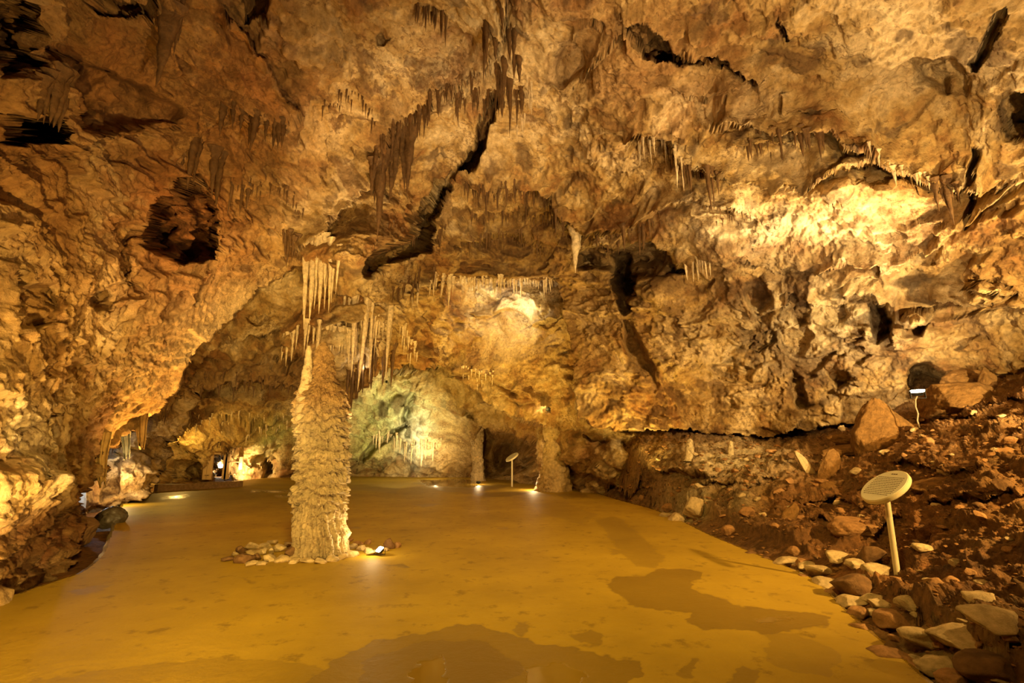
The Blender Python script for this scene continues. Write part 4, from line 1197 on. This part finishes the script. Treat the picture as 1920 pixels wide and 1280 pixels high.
# ---- hanging blades of flowstone at the left
def blade(label, x0, x1, xt, y0, y1, Yc, col, lean=0):
    bm = bmesh.new()
    n = 26
    rows = 30
    vs_ = []
    for i in range(rows + 1):
        t_ = i / rows
        row = []
        for side in (1, -1):
            for j in range(n):
                u = j / (n - 1) if side == 1 else 1 - j / (n - 1)
                xx = (x0 + (x1 - x0) * u) * (1 - t_ ** 1.3) + (xt - 4 + 8 * u) * t_ ** 1.3
                th_ = 0.16 * math.sin(math.pi * min(max(u, 0.04), 0.96)) * (1 - 0.6 * t_) * (1 + 0.25 * math.sin(u * 22 + t_ * 2))
                p = W(xx + 1.5 * math.sin(t_ * 7 + u * 2), y0 + (y1 - y0) * t_ * (1 + 0.07 * math.sin(u * 9 + x0)), Yc + 0.05 * math.sin(u * 14) + 0.04 * math.sin(u * 31 + t_ * 3))
                row.append(bm.verts.new((p.x, p.y - side * th_, p.z)))
        vs_.append(row)
    for i in range(rows):
        for j in range(2 * n):
            bm.faces.new((vs_[i][j], vs_[i + 1][j], vs_[i + 1][(j + 1) % (2 * n)], vs_[i][(j + 1) % (2 * n)]))
    bm.faces.new(vs_[-1])
    me = bpy.data.meshes.new('flowstone_blade')
    bm.to_mesh(me)
    bm.free()
    me.polygons.foreach_set('use_smooth', np.ones(len(me.polygons), bool))
    me.materials.append(rock_material('flowstone', col, bump=0.012, scale=18, rough=0.6))
    return tag(link('flowstone_blade', me), label, 'flowstone blade', 'flowstone blades')


def edge_y(px, py):
    return float(shell.surf([px], [py])[0][1]) + 0.22


blade('yellow flowstone blade hanging lowest at the foot of the left slab', 172, 208, 190, 810, 908, edge_y(165, 838), (0.48, 0.32, 0.11))
blade('whitish flowstone blade hanging below the slab, right of the yellow one', 228, 247, 236, 762, 856, edge_y(232, 790), (0.52, 0.52, 0.48))
blade('broad brown flowstone blade hanging above the whitish one', 252, 284, 264, 735, 836, edge_y(258, 766), (0.34, 0.2, 0.06))


# ---- stones
def rock_mesh(name, seed, mat, flat=1.0, sub=4, cuts=9):
    r = random.Random(seed)
    bm = bmesh.new()
    bmesh.ops.create_icosphere(bm, subdivisions=sub, radius=1)
    V = np.array([v.co for v in bm.verts])
    for _ in range(cuts):
        n = np.array([r.gauss(0, 1) for _ in range(3)])
        n /= np.linalg.norm(n)
        h = r.uniform(0.55, 0.85)
        e = V @ n - h
        V = V - np.where(e > 0, e * 0.92, 0)[:, None] * n
    V = V * (1 + 0.16 * fbm(V * 1.3 + seed * 3.1, 2) + 0.07 * fbm(V * 4 + seed, 3) + 0.03 * fbm(V * 11 + seed, 2))[:, None]
    V /= np.abs(V).max(0)
    V[:, 2] *= flat
    for v, c in zip(bm.verts, V):
        v.co = c
    me = bpy.data.meshes.new(name)
    bm.to_mesh(me)
    bm.free()
    me.polygons.foreach_set('use_smooth', np.ones(len(me.polygons), bool))
    me.materials.append(mat)
    return me


ROCKS = {k: [rock_mesh('stone', 10 + i + 20 * q, mt) for i in range(7)] for q, (k, mt) in enumerate((('p', M_stone), ('r', M_stonered)))}
M_dkstone = rock_material('dark_stone', (0.20, 0.11, 0.045), bump=0.015, scale=30, var=0.4)
ROCKS['d'] = [rock_mesh('stone', 60 + i, M_dkstone) for i in range(5)]
ROCKS['w'] = [rock_mesh('stone', 80 + i, M_wetstone, cuts=4) for i in range(2)]
rk = random.Random(21)


def stone(px, py, wpx, hpx, tone, label, group=None, at=None, rot=None, dep=1.0, sink=0.3, name='stone', tilt=0.25, cat='stone'):
    """at: the point of the ground under the stone; its visible middle sits at px, py"""
    p = Vector(at) if at is not None else onfloor(px, py + 0.35 * hpx)
    s = float(mpp(px, py, p.y))
    rx, rz = 0.5 * wpx * s, 0.5 * hpx * s
    o = bpy.data.objects.new(name, ROCKS[tone][rk.randrange(len(ROCKS[tone]))])
    C.objects.link(o)
    o.scale = (rx * 1.05, rx * dep, rz * 1.1)
    o.location = (p.x, p.y, p.z + rz * (0.85 - sink))
    o.rotation_euler = rot if rot else (rk.uniform(-tilt, tilt), rk.uniform(-tilt, tilt), rk.uniform(-.5, .5) + rk.choice((0, math.pi)))
    tag(o, label, cat, group)
    return o


def onslope(px, py):
    return Vector(slope.surf([px], [py])[0])


ring = [(426, 1047, 26, 10, 'd'), (452, 1031, 22, 15, 'd'), (460, 1046, 42, 20, 'd'), (482, 1044, 16, 14, 'd'), (474, 1026, 32, 14, 'p'), (498, 1024, 26, 14, 'p'), (508, 1035, 9, 18, 'p'), (522, 1027, 28, 16, 'p'), (490, 1034, 26, 12, 'p'), (470, 1036, 24, 10, 'p'),
        (505, 1046, 30, 14, 'p'), (528, 1048, 28, 14, 'p'), (545, 1036, 30, 30, 'd'), (556, 1046, 34, 12, 'p'), (578, 1050, 26, 10, 'p'), (600, 1052, 24, 10, 'p'), (622, 1048, 26, 11, 'p'), (640, 1044, 24, 12, 'p'), (540, 1020, 22, 10, 'p'), (512, 1016, 22, 8, 'p'),
        (660, 1038, 30, 13, 'p'), (662, 1024, 20, 12, 'p'), (678, 1028, 18, 12, 'p'), (690, 1032, 18, 12, 'p'), (672, 1018, 18, 8, 'r'), (690, 1016, 16, 10, 'r'), (700, 1036, 26, 9, 'p'), (730, 1020, 22, 22, 'd'), (744, 1022, 16, 12, 'r'), (720, 1030, 18, 8, 'p'), (470, 1056, 24, 8, 'p'), (440, 1038, 14, 8, 'p'), (490, 1056, 20, 8, 'p'), (654, 1012, 18, 8, 'r'), (550, 1052, 22, 9, 'p')]
ring.sort()
for k, (x, y, w_, h_, tn) in enumerate(ring):
    cw = {'d': 'dark brown', 'p': 'pale', 'r': 'rusty'}[tn]
    stone(x, y, w_, h_, tn, f'{cw} stone at the stalagmite foot, {ordw(k + 1)} from the left in the ring', 'stones around the stalagmite', sink=0.25)

edge = [(1252, 948, 26, 18, 'r'), (1266, 958, 34, 14, 'p'), (1256, 966, 26, 16, 'p'), (1276, 968, 30, 22, 'p'), (1428, 1036, 26, 12, 'd'), (1445, 1042, 22, 10, 'd'), (1478, 1044, 52, 18, 'p'), (1510, 1052, 34, 16, 'p'), (1540, 1056, 48, 24, 'p'), (1572, 1050, 46, 18, 'p'), (1550, 1076, 52, 22, 'p'), (1518, 1072, 26, 12, 'r'),
        (1604, 1066, 36, 18, 'p'), (1600, 1092, 74, 46, 'd'), (1636, 1058, 52, 34, 'd'), (1642, 1082, 50, 26, 'p'), (1572, 1096, 34, 16, 'r'), (1602, 1120, 56, 26, 'p'), (1636, 1124, 40, 20, 'p'), (1620, 1142, 34, 26, 'r'), (1650, 1148, 30, 16, 'p'), (1690, 1160, 66, 34, 'r'), (1642, 1172, 50, 24, 'r'), (1665, 1140, 46, 20, 'p'),
        (1728, 1152, 50, 22, 'p'), (1744, 1182, 90, 34, 'p'), (1700, 1222, 74, 30, 'r'), (1762, 1218, 66, 32, 'p'), (1810, 1190, 110, 40, 'p'), (1800, 1240, 60, 30, 'r'), (1862, 1232, 110, 46, 'd'), (1880, 1256, 40, 22, 'p'), (1880, 1190, 100, 34, 'p'), (1740, 1256, 60, 22, 'r'), (1800, 1270, 40, 16, 'r'), (1660, 1200, 40, 16, 'd')]
edge.sort()
ep = slope.surf([e[0] for e in edge], [e[1] + 0.35 * e[3] for e in edge])
for k, (x, y, w_, h_, tn) in enumerate(edge):
    cw = {'d': 'dark brown', 'p': 'pale', 'r': 'rusty'}[tn]
    stone(x, y, w_, h_, tn, f'{cw} stone along the path edge on the right, {ordw(k + 1)} from the left', 'stones along the path edge', at=ep[k], sink=0.35)

# loose stones of the slope
cand = []
while len(cand) < 130:
    x, y = rk.uniform(1180, 1925), rk.uniform(760, 1275)
    ye = np.interp(x, [1180, 1230, 1330, 1440, 1530, 1600, 1680, 1755, 1925], [950, 975, 1025, 1065, 1110, 1170, 1235, 1295, 1400])
    yt = np.interp(x, [1180, 1600, 1720, 1925], [850, 830, 790, 760])
    if y > ye - 22 or y < yt + 10 or (1640 < x < 1720 and 880 < y < 1100):
        continue
    if any((x - c[0]) ** 2 / 2.2 + (y - c[1]) ** 2 < 190 for c in cand):
        continue
    cand.append((x, y))
cand.sort()
cp = slope.surf([c[0] for c in cand], [c[1] for c in cand])
for k, (x, y) in enumerate(cand):
    near = (y - 760) / 500
    w_ = rk.uniform(10, 22) * (0.7 + 0.9 * near) * (1.8 if rk.random() < 0.12 else 1)
    tn = rk.choice('rrrrdpp')
    stone(x, y, w_, w_ * rk.uniform(0.4, 0.75), tn, 'small loose stone lying on the red earth of the right slope', 'loose stones on the slope', at=cp[k], sink=0.3, tilt=0.4)

# boulders
def boulder(px, py, wpx, hpx, tone, label, ground=None, dep=0.8, seed=0, sink=0.25, rot=(0, 0, 0), mat=None, flat=1.0, cuts=7, taper=0.0):
    p = onslope(*ground) if ground else onfloor(px, py + 0.4 * hpx)
    s = float(mpp(px, py, p.y))
    me = rock_mesh('boulder', 400 + seed, mat or M_stonered, sub=5, cuts=cuts)
    if taper:
        for v in me.vertices:
            k = 1 - taper * (v.co.z * 0.5 + 0.5)
            v.co.x = v.co.x * k - 0.12 * (v.co.z + 1)
            v.co.y *= k
    o = link('boulder', me)
    o.scale = (0.5 * wpx * s, 0.5 * wpx * s * dep, 0.5 * hpx * s * (1 + sink))
    o.rotation_euler = rot
    c = W(px, py, p.y)
    o.location = (c.x, c.y, c.z - sink * 0.5 * hpx * s)
    return tag(o, label, 'boulder')


M_tan = rock_material('tan_boulder', (0.28, 0.15, 0.045), bump=0.05, scale=10, var=0.45)
boulder(1664, 796, 176, 112, 'r', 'big rounded tan boulder peaked like a tent against the right wall', (1650, 842), seed=1, mat=M_tan, cuts=3, taper=0.72)
boulder(1800, 748, 176, 66, 'r', 'long low tan boulder carrying the lamp on the right', (1790, 778), seed=2, mat=M_tan, cuts=5)
boulder(1812, 710, 84, 40, 'r', 'angular slab rock lying on top of the long boulder', (1810, 745), seed=3, mat=M_tan)
boulder(1850, 712, 30, 58, 'r', 'upright slab leaning at the right end of the long boulder', (1850, 745), seed=4, mat=M_tan, rot=(0, 0.25, 0))
boulder(1575, 846, 96, 24, 'r', 'flat layered slab lying left of the tent-shaped boulder', (1575, 858), seed=5, mat=M_tan, rot=(0, -0.2, 0.2))
boulder(1578, 822, 60, 20, 'r', 'thin slab stacked on the flat layered slab', (1578, 850), seed=6, mat=M_tan)
boulder(1552, 880, 34, 84, 'r', 'upright splintered slab leaning against the rock bank', (1552, 910), seed=7, mat=M_tan, rot=(0, 0.35, 0))
boulder(1512, 868, 22, 76, 'r', 'narrow pale slab leaning on the rock bank', (1520, 900), seed=8, mat=M_stone, rot=(0, -0.45, 0))
boulder(1556, 915, 46, 26, 'r', 'rounded rock at the foot of the leaning slabs', (1556, 924), seed=9, mat=M_tan)
boulder(1475, 965, 30, 60, 'r', 'pointed slab standing at the foot of the slope', (1470, 985), seed=10, mat=M_tan, rot=(0, 0.5, 0))
boulder(1578, 801, 14, 12, 'p', 'small whitish stone perched beside the tent-shaped boulder', (1590, 815), seed=11, mat=M_stone)
boulder(1880, 858, 80, 50, 'r', 'knobbly red rock sticking out of the slope at far right', (1880, 880), seed=12)
boulder(1610, 985, 110, 40, 'r', 'dark knobbly rock hump behind the sign post', (1610, 1002), seed=13)
boulder(1770, 905, 120, 34, 'r', 'low ochre rock shelf behind the sign disc', (1770, 918), seed=14, mat=M_tan)
boulder(152, 985, 58, 52, 'd', 'brown boulder in the left gutter under the dripping calcite', seed=15, mat=M_dkstone, cuts=3)
boulder(208, 966, 56, 34, 'w', 'dark wet shiny boulder touching the left path edge', seed=16, mat=M_wetstone, cuts=3)
boulder(1300, 948, 46, 34, 'p', 'white rounded rock by the path edge below the bank', (1300, 962), seed=17, mat=M_stone, cuts=3)
boulder(150, 935, 26, 60, 'p', 'white calcite lump standing on the brown gutter boulder', seed=18, mat=rock_material('white_calcite', (0.74, 0.70, 0.60), bump=0.02, scale=16, rough=0.4))

# grit of the slope
M_grit = rock_material('red_grit', (0.30, 0.155, 0.055), bump=0.01, var=0.6, contrast_scale=5)
gv, gf, nb = [], [], 0
tp = rock_mesh('grit', 901, M_grit, sub=1, cuts=5)
tv = np.array([v.co for v in tp.vertices])
tf = np.array([list(p.vertices) for p in tp.polygons])
gr = np.random.RandomState(4)
gxp = gr.uniform(1120, 2000, 2800)
gyp = gr.uniform(770, 1290, 2800)
ge = np.interp(gxp, [1120, 1230, 1330, 1440, 1530, 1600, 1680, 1755, 2000], [935, 968, 1014, 1058, 1100, 1160, 1226, 1290, 1500])
kk = (gyp < ge) & (gyp > np.interp(gxp, [1120, 1600, 1720, 1920], [830, 810, 790, 750]))
gxp, gyp = gxp[kk], gyp[kk]
GP = slope.surf(gxp, gyp)
for i in range(len(gxp)):
    s = GP[i, 1] / 960 * gr.uniform(1.2, 4.5)
    a = gr.uniform(0, 6.3)
    Rm = np.array([[math.cos(a), -math.sin(a), 0], [math.sin(a), math.cos(a), 0], [0, 0, 1]])
    gv.append((tv * np.array([1.2, 0.9, 0.7]) * s) @ Rm.T + GP[i] + np.array([0, 0, 0.2 * s]))
    gf.append(tf + nb)
    nb += len(tv)
o = link('gravel', mesh_from('gravel', np.concatenate(gv), np.concatenate(gf), None, M_grit, smooth=False))
tag(o, 'loose gravel and grit strewn over the red earth slope', 'gravel', None, 'stuff')


# ---- round information signs
def cyl(bm, r0, r1, z0, z1, n=40, cap=True):
    a = [bm.verts.new((r0 * math.cos(2 * math.pi * k / n), r0 * math.sin(2 * math.pi * k / n), z0)) for k in range(n)]
    b_ = [bm.verts.new((r1 * math.cos(2 * math.pi * k / n), r1 * math.sin(2 * math.pi * k / n), z1)) for k in range(n)]
    for k in range(n):
        bm.faces.new((a[k], a[(k + 1) % n], b_[(k + 1) % n], b_[k]))
    if cap:
        bm.faces.new(a[::-1])
        bm.faces.new(b_)


def bobj(name, bm, mat, parent=None, smooth=False):
    bmesh.ops.recalc_face_normals(bm, faces=bm.faces)
    me = bpy.data.meshes.new(name)
    bm.to_mesh(me)
    bm.free()
    if smooth:
        me.polygons.foreach_set('use_smooth', np.ones(len(me.polygons), bool))
        me.set_sharp_from_angle(angle=0.7)
    me.materials.append(mat)
    return link(name, me, parent)


def box(bm, x0, x1, y0, y1, z0, z1):
    v = [bm.verts.new((x, y, z)) for x in (x0, x1) for y in (y0, y1) for z in (z0, z1)]
    for q in ((0, 1, 3, 2), (4, 6, 7, 5), (0, 4, 5, 1), (2, 3, 7, 6), (0, 2, 6, 4), (1, 5, 7, 3)):
        bm.faces.new([v[i] for i in q])


def info_sign(base, H, R, normal, label):
    root = empty('information_sign', base, label, 'sign', 'round information signs')
    bm = bmesh.new()
    cyl(bm, 0.033, 0.030, -0.25, H, 24)
    bobj('post', bm, M_post, root, True)
    n = Vector(normal).normalized()
    xax = Vector((1, 0, 0))
    up = (Vector((0, 0, 1)) - n * n.z).normalized()
    right = up.cross(n).normalized()
    rotm = Matrix((right, up, n)).transposed()
    bm = bmesh.new()
    cyl(bm, R * 0.97, R, -0.036, -0.026, 64, True)
    cyl(bm, R, R, -0.026, 0.010, 64, False)
    cyl(bm, R, R * 0.975, 0.010, 0.020, 64, True)
    d = bobj('disc', bm, M_post, root, True)
    d.location = (0, 0, H + 0.01)
    d.rotation_euler = rotm.to_euler()
    bm = bmesh.new()
    cyl(bm, R * 0.95, R * 0.95, 0.0201, 0.0235, 64, True)
    f_ = bobj('face_panel', bm, M_sign, d, True)
    f_['label'] = 'cream face panel'
    bm = bmesh.new()
    r_ = random.Random(3)
    y = R * 0.50
    for k in range(11):
        hw = min(R * 0.72, math.sqrt(max(0.01, (R * 0.84) ** 2 - y * y)))
        x = -hw
        while x < hw - 0.01:
            wl = r_.uniform(0.012, 0.04)
            box(bm, x, min(x + wl, hw), y - 0.0042, y + 0.0042, 0.0236, 0.0242)
            x += wl + 0.007
        y -= R * 0.105
    for q in (-0.03, 0.0, 0.03):
        box(bm, q - 0.012, q + 0.012, R * 0.72 - 0.008, R * 0.72 + 0.008, 0.0236, 0.0242)
    t_ = bobj('text_lines', bm, M_ink, d)
    t_['label'] = 'lines of small brown text under a short heading'
    return root


sb = onslope(1688, 1094)
vdir = (W(1659, 908, sb.y) - Vector((0, 0, EYE))).normalized()
rgt = vdir.cross(Vector((0, 0, 1))).normalized()
upv = rgt.cross(vdir)
nrm = rgt * -0.47 + upv * 0.76 - vdir * 0.45
topz = W(1664, 914, sb.y).z
info_sign(sb, topz - sb.z, 0.275, nrm, 'round cream information sign on a post standing on the red slope')
b2 = Vector((W(960, 857, 21.0).x, 21.0, 0.0))
info_sign(b2, W(960, 857, 21.0).z, 0.29, Vector((-0.5, -0.25, 0.83)), 'far round information sign seen at a slant in the back recess')


# ---- lamps
def floodlight(loc, target, size, label, glass=M_lamp, foot=None):
    root = empty('floodlight', loc, label, 'lamp', 'floodlights of the cave')
    q = (Vector(target) - Vector(loc)).to_track_quat('Z', 'Y')
    head = bmesh.new()
    s = size
    n = 4
    prof = [(0.45, -0.55), (0.62, -0.5), (0.9, -0.05), (1.0, 0.0), (1.0, 0.12), (0.93, 0.12), (0.9, 0.06)]
    rings_ = []
    for r_, z_ in prof:
        rr_ = []
        for k in range(28):
            a = 2 * math.pi * k / 28
            sx = math.copysign(abs(math.cos(a)) ** 0.45, math.cos(a))
            sy = math.copysign(abs(math.sin(a)) ** 0.45, math.sin(a))
            rr_.append(head.verts.new((s * r_ * sx, s * 0.75 * r_ * sy, s * z_)))
        rings_.append(rr_)
    for i in range(len(rings_) - 1):
        for k in range(28):
            head.faces.new((rings_[i][k], rings_[i][(k + 1) % 28], rings_[i + 1][(k + 1) % 28], rings_[i + 1][k]))
    head.faces.new(rings_[0][::-1])
    h = bobj('housing', head, M_black, root, True)
    h.rotation_euler = q.to_euler()
    g = bmesh.new()
    vv_ = []
    for k in range(28):
        a = 2 * math.pi * k / 28
        vv_.append(g.verts.new((s * 0.91 * math.copysign(abs(math.cos(a)) ** 0.45, math.cos(a)), s * 0.68 * math.copysign(abs(math.sin(a)) ** 0.45, math.sin(a)), 0)))
    g.faces.new(vv_)
    r2 = bmesh.ops.extrude_face_region(g, geom=g.faces[:])
    for v in [e for e in r2['geom'] if isinstance(e, bmesh.types.BMVert)]:
        v.co.z = s * 0.06
    gl = bobj('glass', g, glass, h)
    gl['label'] = 'glowing glass'
    br = bmesh.new()
    box(br, -1.12 * s, -1.04 * s, -0.12 * s, 0.12 * s, -0.9 * s, 0.05 * s)
    box(br, 1.04 * s, 1.12 * s, -0.12 * s, 0.12 * s, -0.9 * s, 0.05 * s)
    box(br, -1.12 * s, 1.12 * s, -0.12 * s, 0.12 * s, -0.98 * s, -0.9 * s)
    bobj('bracket', br, M_black, root)
    return root


lamp_col = onfloor(712, 1030, 0.085)
floodlight(lamp_col, W(640, 930, 7.6), 0.075, 'small floodlight among the stones right of the stalagmite')
lamp_slope = W(1720, 734, 9.75)
lr = floodlight(lamp_slope, W(1660, 500, 9.0), 0.13, 'floodlight glowing beside the long boulder on the right slope')
cu = bpy.data.curves.new('cable', 'CURVE')
cu.dimensions = '3D'
sp_ = cu.splines.new('POLY')
cp_ = [(0, 0.02, -0.08), (-0.10, -0.05, -0.16), (-0.14, -0.08, -0.30), (-0.13, -0.1, -0.42), (-0.18, -0.12, -0.55), (-0.16, -0.12, -0.68)]
sp_.points.add(len(cp_) - 1)
for k, q in enumerate(cp_):
    sp_.points[k].co = (*q, 1)
cu.bevel_depth = 0.014
cu.materials.append(M_cable)
_tmp = bpy.data.objects.new('cable', cu)
C.objects.link(_tmp)
_dg = bpy.context.evaluated_depsgraph_get()
_me = bpy.data.meshes.new_from_object(_tmp.evaluated_get(_dg))
bpy.data.objects.remove(_tmp)
link('cable', _me, lr)
lamp_pil = W(1031, 766, min(18.7, float(back.surf([1031], [766])[0][1]) - 0.3))
floodlight(lamp_pil, W(985, 740, 19), 0.14, 'floodlight fixed high on the broad rock pillar')
lamp_foot = onfloor(897, 904, 0.10)
floodlight(lamp_foot, W(896, 800, 24.6), 0.09, 'tiny floodlight at the foot of the slim rock pillar')
lamp_tun = W(413, 873, 31.0)
floodlight(lamp_tun, Vector((-6, 10, 1.5)), 0.16, 'lamp shining inside the tunnel behind the wooden gate', M_lampw)
lamp_mid = W(681, 689, 15.6)
floodlight(lamp_mid, W(700, 640, 16.5), 0.07, 'tiny floodlight under the brown curtain right of the stalagmite', M_lampw)

# ---- gate and kerb at the back
gY = 25.6
g0 = onfloor(412, 900)
root = empty('wooden_gate', W(410, 897, gY), 'open wooden gate frame at the tunnel mouth far left', 'gate')
gl_ = Vector(root.location)


def gp_(px, py):
    q = W(px, py, gY)
    return q.x - gl_.x, q.z - gl_.z


for nm, xa, xb, ya, yb in [('post', 392.5, 396, 851, 899), ('post', 421, 423.6, 851, 898), ('post', 424.6, 428.4, 850, 898), ('lintel', 391, 429, 848.5, 851.5), ('rail', 385, 393, 868, 870), ('rail', 385, 393, 890, 892), ('post', 384, 386.5, 858, 899), ('rail', 428, 452, 865, 867), ('rail', 428, 440, 888, 890), ('post', 450, 453, 856, 880)]:
    bm = bmesh.new()
    (xa_, zb_), (xb_, za_) = gp_(xa, ya), gp_(xb, yb)
    box(bm, xa_, xb_, -0.05, 0.05, za_, zb_)
    bmesh.ops.bevel(bm, geom=bm.edges[:], offset=0.008, segments=1, affect='EDGES')
    bobj(nm, bm, M_wood, root)
bm = bmesh.new()
ka, kb = onfloor(292, 921), onfloor(452, 912)
dv = (kb - ka).normalized()
nv = Vector((-dv.y, dv.x, 0)) * 0.14
for t_ in range(17):
    pass
q = [ka - nv, kb - nv, kb + nv, ka + nv]
v0 = [bm.verts.new((p.x, p.y, -0.1)) for p in q]
v1 = [bm.verts.new((p.x, p.y, 0.22)) for p in q]
bm.faces.new(v0[::-1])
bm.faces.new(v1)
for k in range(4):
    bm.faces.new((v0[k], v0[(k + 1) % 4], v1[(k + 1) % 4], v1[k]))
bmesh.ops.subdivide_edges(bm, edges=bm.edges[:], cuts=6, use_grid_fill=True)
for v in bm.verts:
    v.co += Vector((0.03 * math.sin(v.co.x * 7), 0.03 * math.sin(v.co.x * 5 + 1), 0.025 * math.sin(v.co.x * 6 + v.co.z * 9)))
tag(bobj('kerb', bm, rock_material('dark_concrete', (0.26, 0.15, 0.06), bump=0.02, scale=14)), 'low brown kerb along the far left edge of the path', 'kerb')
# ------------------------------------------------------------------ lights
def spot(loc, target, power, col=(1, .62, .22), angle=70, blend=0.6, rad=0.06):
    l = bpy.data.lights.new('spot_beam', 'SPOT')  # used for visible floodlights and for added unseen fills alike
    l.energy = power
    l.color = col
    l.spot_size = math.radians(angle)
    l.spot_blend = blend
    l.shadow_soft_size = rad
    o = bpy.data.objects.new('spot_beam', l)
    C.objects.link(o)
    o.location = loc
    o.rotation_euler = (Vector(target) - Vector(loc)).to_track_quat('-Z', 'Y').to_euler()
    return o


def point(loc, power, col=(1, .62, .22), rad=0.05):
    l = bpy.data.lights.new('floodlight_glow', 'POINT')
    l.energy = power
    l.color = col
    l.shadow_soft_size = rad
    o = bpy.data.objects.new('floodlight_glow', l)
    C.objects.link(o)
    o.location = loc
    return o


def ahead(a, b, d):
    return Vector(a) + (Vector(b) - Vector(a)).normalized() * d


WARM = (1.0, 0.60, 0.20)
AMB = (1.0, 0.52, 0.11)
PALE = (1.0, 0.70, 0.34)
WHITE = (1.0, 0.86, 0.62)
# unseen lights out of frame, added to brighten path, roof and walls
YEL = (1.0, 0.66, 0.15)
spot((-0.8, 1.8, 6.6), (-1.0, 9.5, 0), 2050, YEL, 100, 0.9, 0.3)                    # overhead fill added along the path
spot((1.6, 1.0, 0.3), W(960, 60, 8), 2200, PALE, 100, 0.8, 0.08)                # middle roof
spot((3.9, 0.6, 0.6), W(1600, 150, 8), 4200, PALE, 100, 0.8, 0.08)              # upper right
spot((8.0, 4.4, 2.6), W(1450, 560, 12), 4300, (1, .68, .27), 80, 0.8, 0.07)      # right wall from beyond the frame
spot((-1.2, 1.2, 0.3), W(200, 690, 8.5), 2900, (1, .62, .17), 80, 0.8, 0.06)       # left slab
spot((-3.0, 2.0, 0.2), W(430, 630, 11), 4200, (1, .68, .24), 44, 0.8, 0.05)
# stalagmite floodlights
tgt = W(625, 930, 7.8)
spot(ahead(lamp_col, tgt, 0.12), tgt, 70, PALE, 130, 0.7, 0.05)
spot((0.6, 3.0, 0.12), W(605, 900, 8), 80, PALE, 26, 0.6, 0.05)
spot((-7.6, 11.8, 0.3), W(590, 800, 8.1), 420, WHITE, 30, 0.7, 0.05)
# slope lamp
tgt = W(1600, 560, 12.0)
spot(ahead(lamp_slope, tgt, 0.2), tgt, 200, PALE, 150, 0.6, 0.05)
# behind the stone pile at the bend of the path edge
spot((3.1, 13.4, 0.15), W(1165, 700, 15), 900, YEL, 85, 0.7, 0.04)
spot(onfloor(1272, 946, 0.22), W(1470, 640, 13), 1500, PALE, 80, 0.7, 0.04)
point(onfloor(1275, 944, 0.25), 7, PALE, 0.03)
# pillar lamp, foot lamps, recess
point(ahead(lamp_pil, W(985, 740, 19), 0.25), 110, PALE, 0.04)
point(ahead(lamp_foot, W(896, 800, 24.2), 0.15), 35, PALE, 0.04)
point(W(1000, 903, 19.4), 45, PALE, 0.04)
spot((-1.5, 14.0, 0.3), W(930, 650, 18.5), 2600, YEL, 100, 1.0, 0.05)
spot(W(890, 566, 16.8), W(910, 560, 18.6), 60, WHITE, 160, 0.5, 0.03)
point(lamp_col + Vector((-0.1, -0.05, 0.15)), 9, PALE, 0.03)
# green wall
spot(W(790, 884, 24.6), W(745, 760, 25.6), 300, (1.0, 0.78, 0.36), 140, 0.7, 0.05)
point(W(818, 870, 25.6), 25, PALE, 0.04)
spot((-4.0, 19.0, 0.3), W(745, 770, 25), 2800, (1.0, 0.8, 0.4), 80, 1.0, 0.05)
# back left
point(W(340, 850, 22.3), 170, (1, .62, .14), 0.05)
point(W(232, 912, 14.4), 40, PALE, 0.04)
point(W(172, 905, 12.6), 30, (0.85, 0.92, 1.0), 0.04)
spot(W(452, 888, 25.2), W(480, 860, 27), 420, PALE, 120, 0.7, 0.04)
spot((-12.2, 21.8, 0.5), W(470, 790, 24), 200, YEL, 90, 0.7, 0.04)
point(ahead(lamp_tun, (0, 0, 1.6), 0.3), 60, WHITE, 0.04)
# white lamp on the hidden shelf above the centre
spot(W(940, 578, 16.6), W(985, 556, 18.4), 110, WHITE, 160, 0.5, 0.04)
point(W(690, 660, 14.0), 18, PALE, 0.04)
spot((-3.5, 9.4, 0.3), W(640, 560, 13), 700, YEL, 60, 0.8, 0.05)
point(ahead(lamp_mid, (0, 0, 2), 0.2), 8, WHITE, 0.03)

# lamps deep in the cave shining up and back onto the roof
spot(onfloor(1272, 946, 0.2), W(900, 130, 9.5), 3600, PALE, 75, 0.8, 0.06)
spot((-7.6, 11.8, 0.3), W(330, 230, 8), 1500, AMB, 80, 0.8, 0.06)
spot(ahead(lamp_slope, (4, 8, 6), 0.25), W(1500, 200, 8.2), 2600, PALE, 100, 0.8, 0.06)
spot(onfloor(720, 1022, 0.2), W(800, 250, 11.5), 3600, PALE, 52, 0.8, 0.05)

spot((7.2, 2.6, 3.4), W(1650, 980, 7.5), 3000, (1, .58, .16), 90, 0.8, 0.08)       # unseen, added from the right to brighten the rubble slope
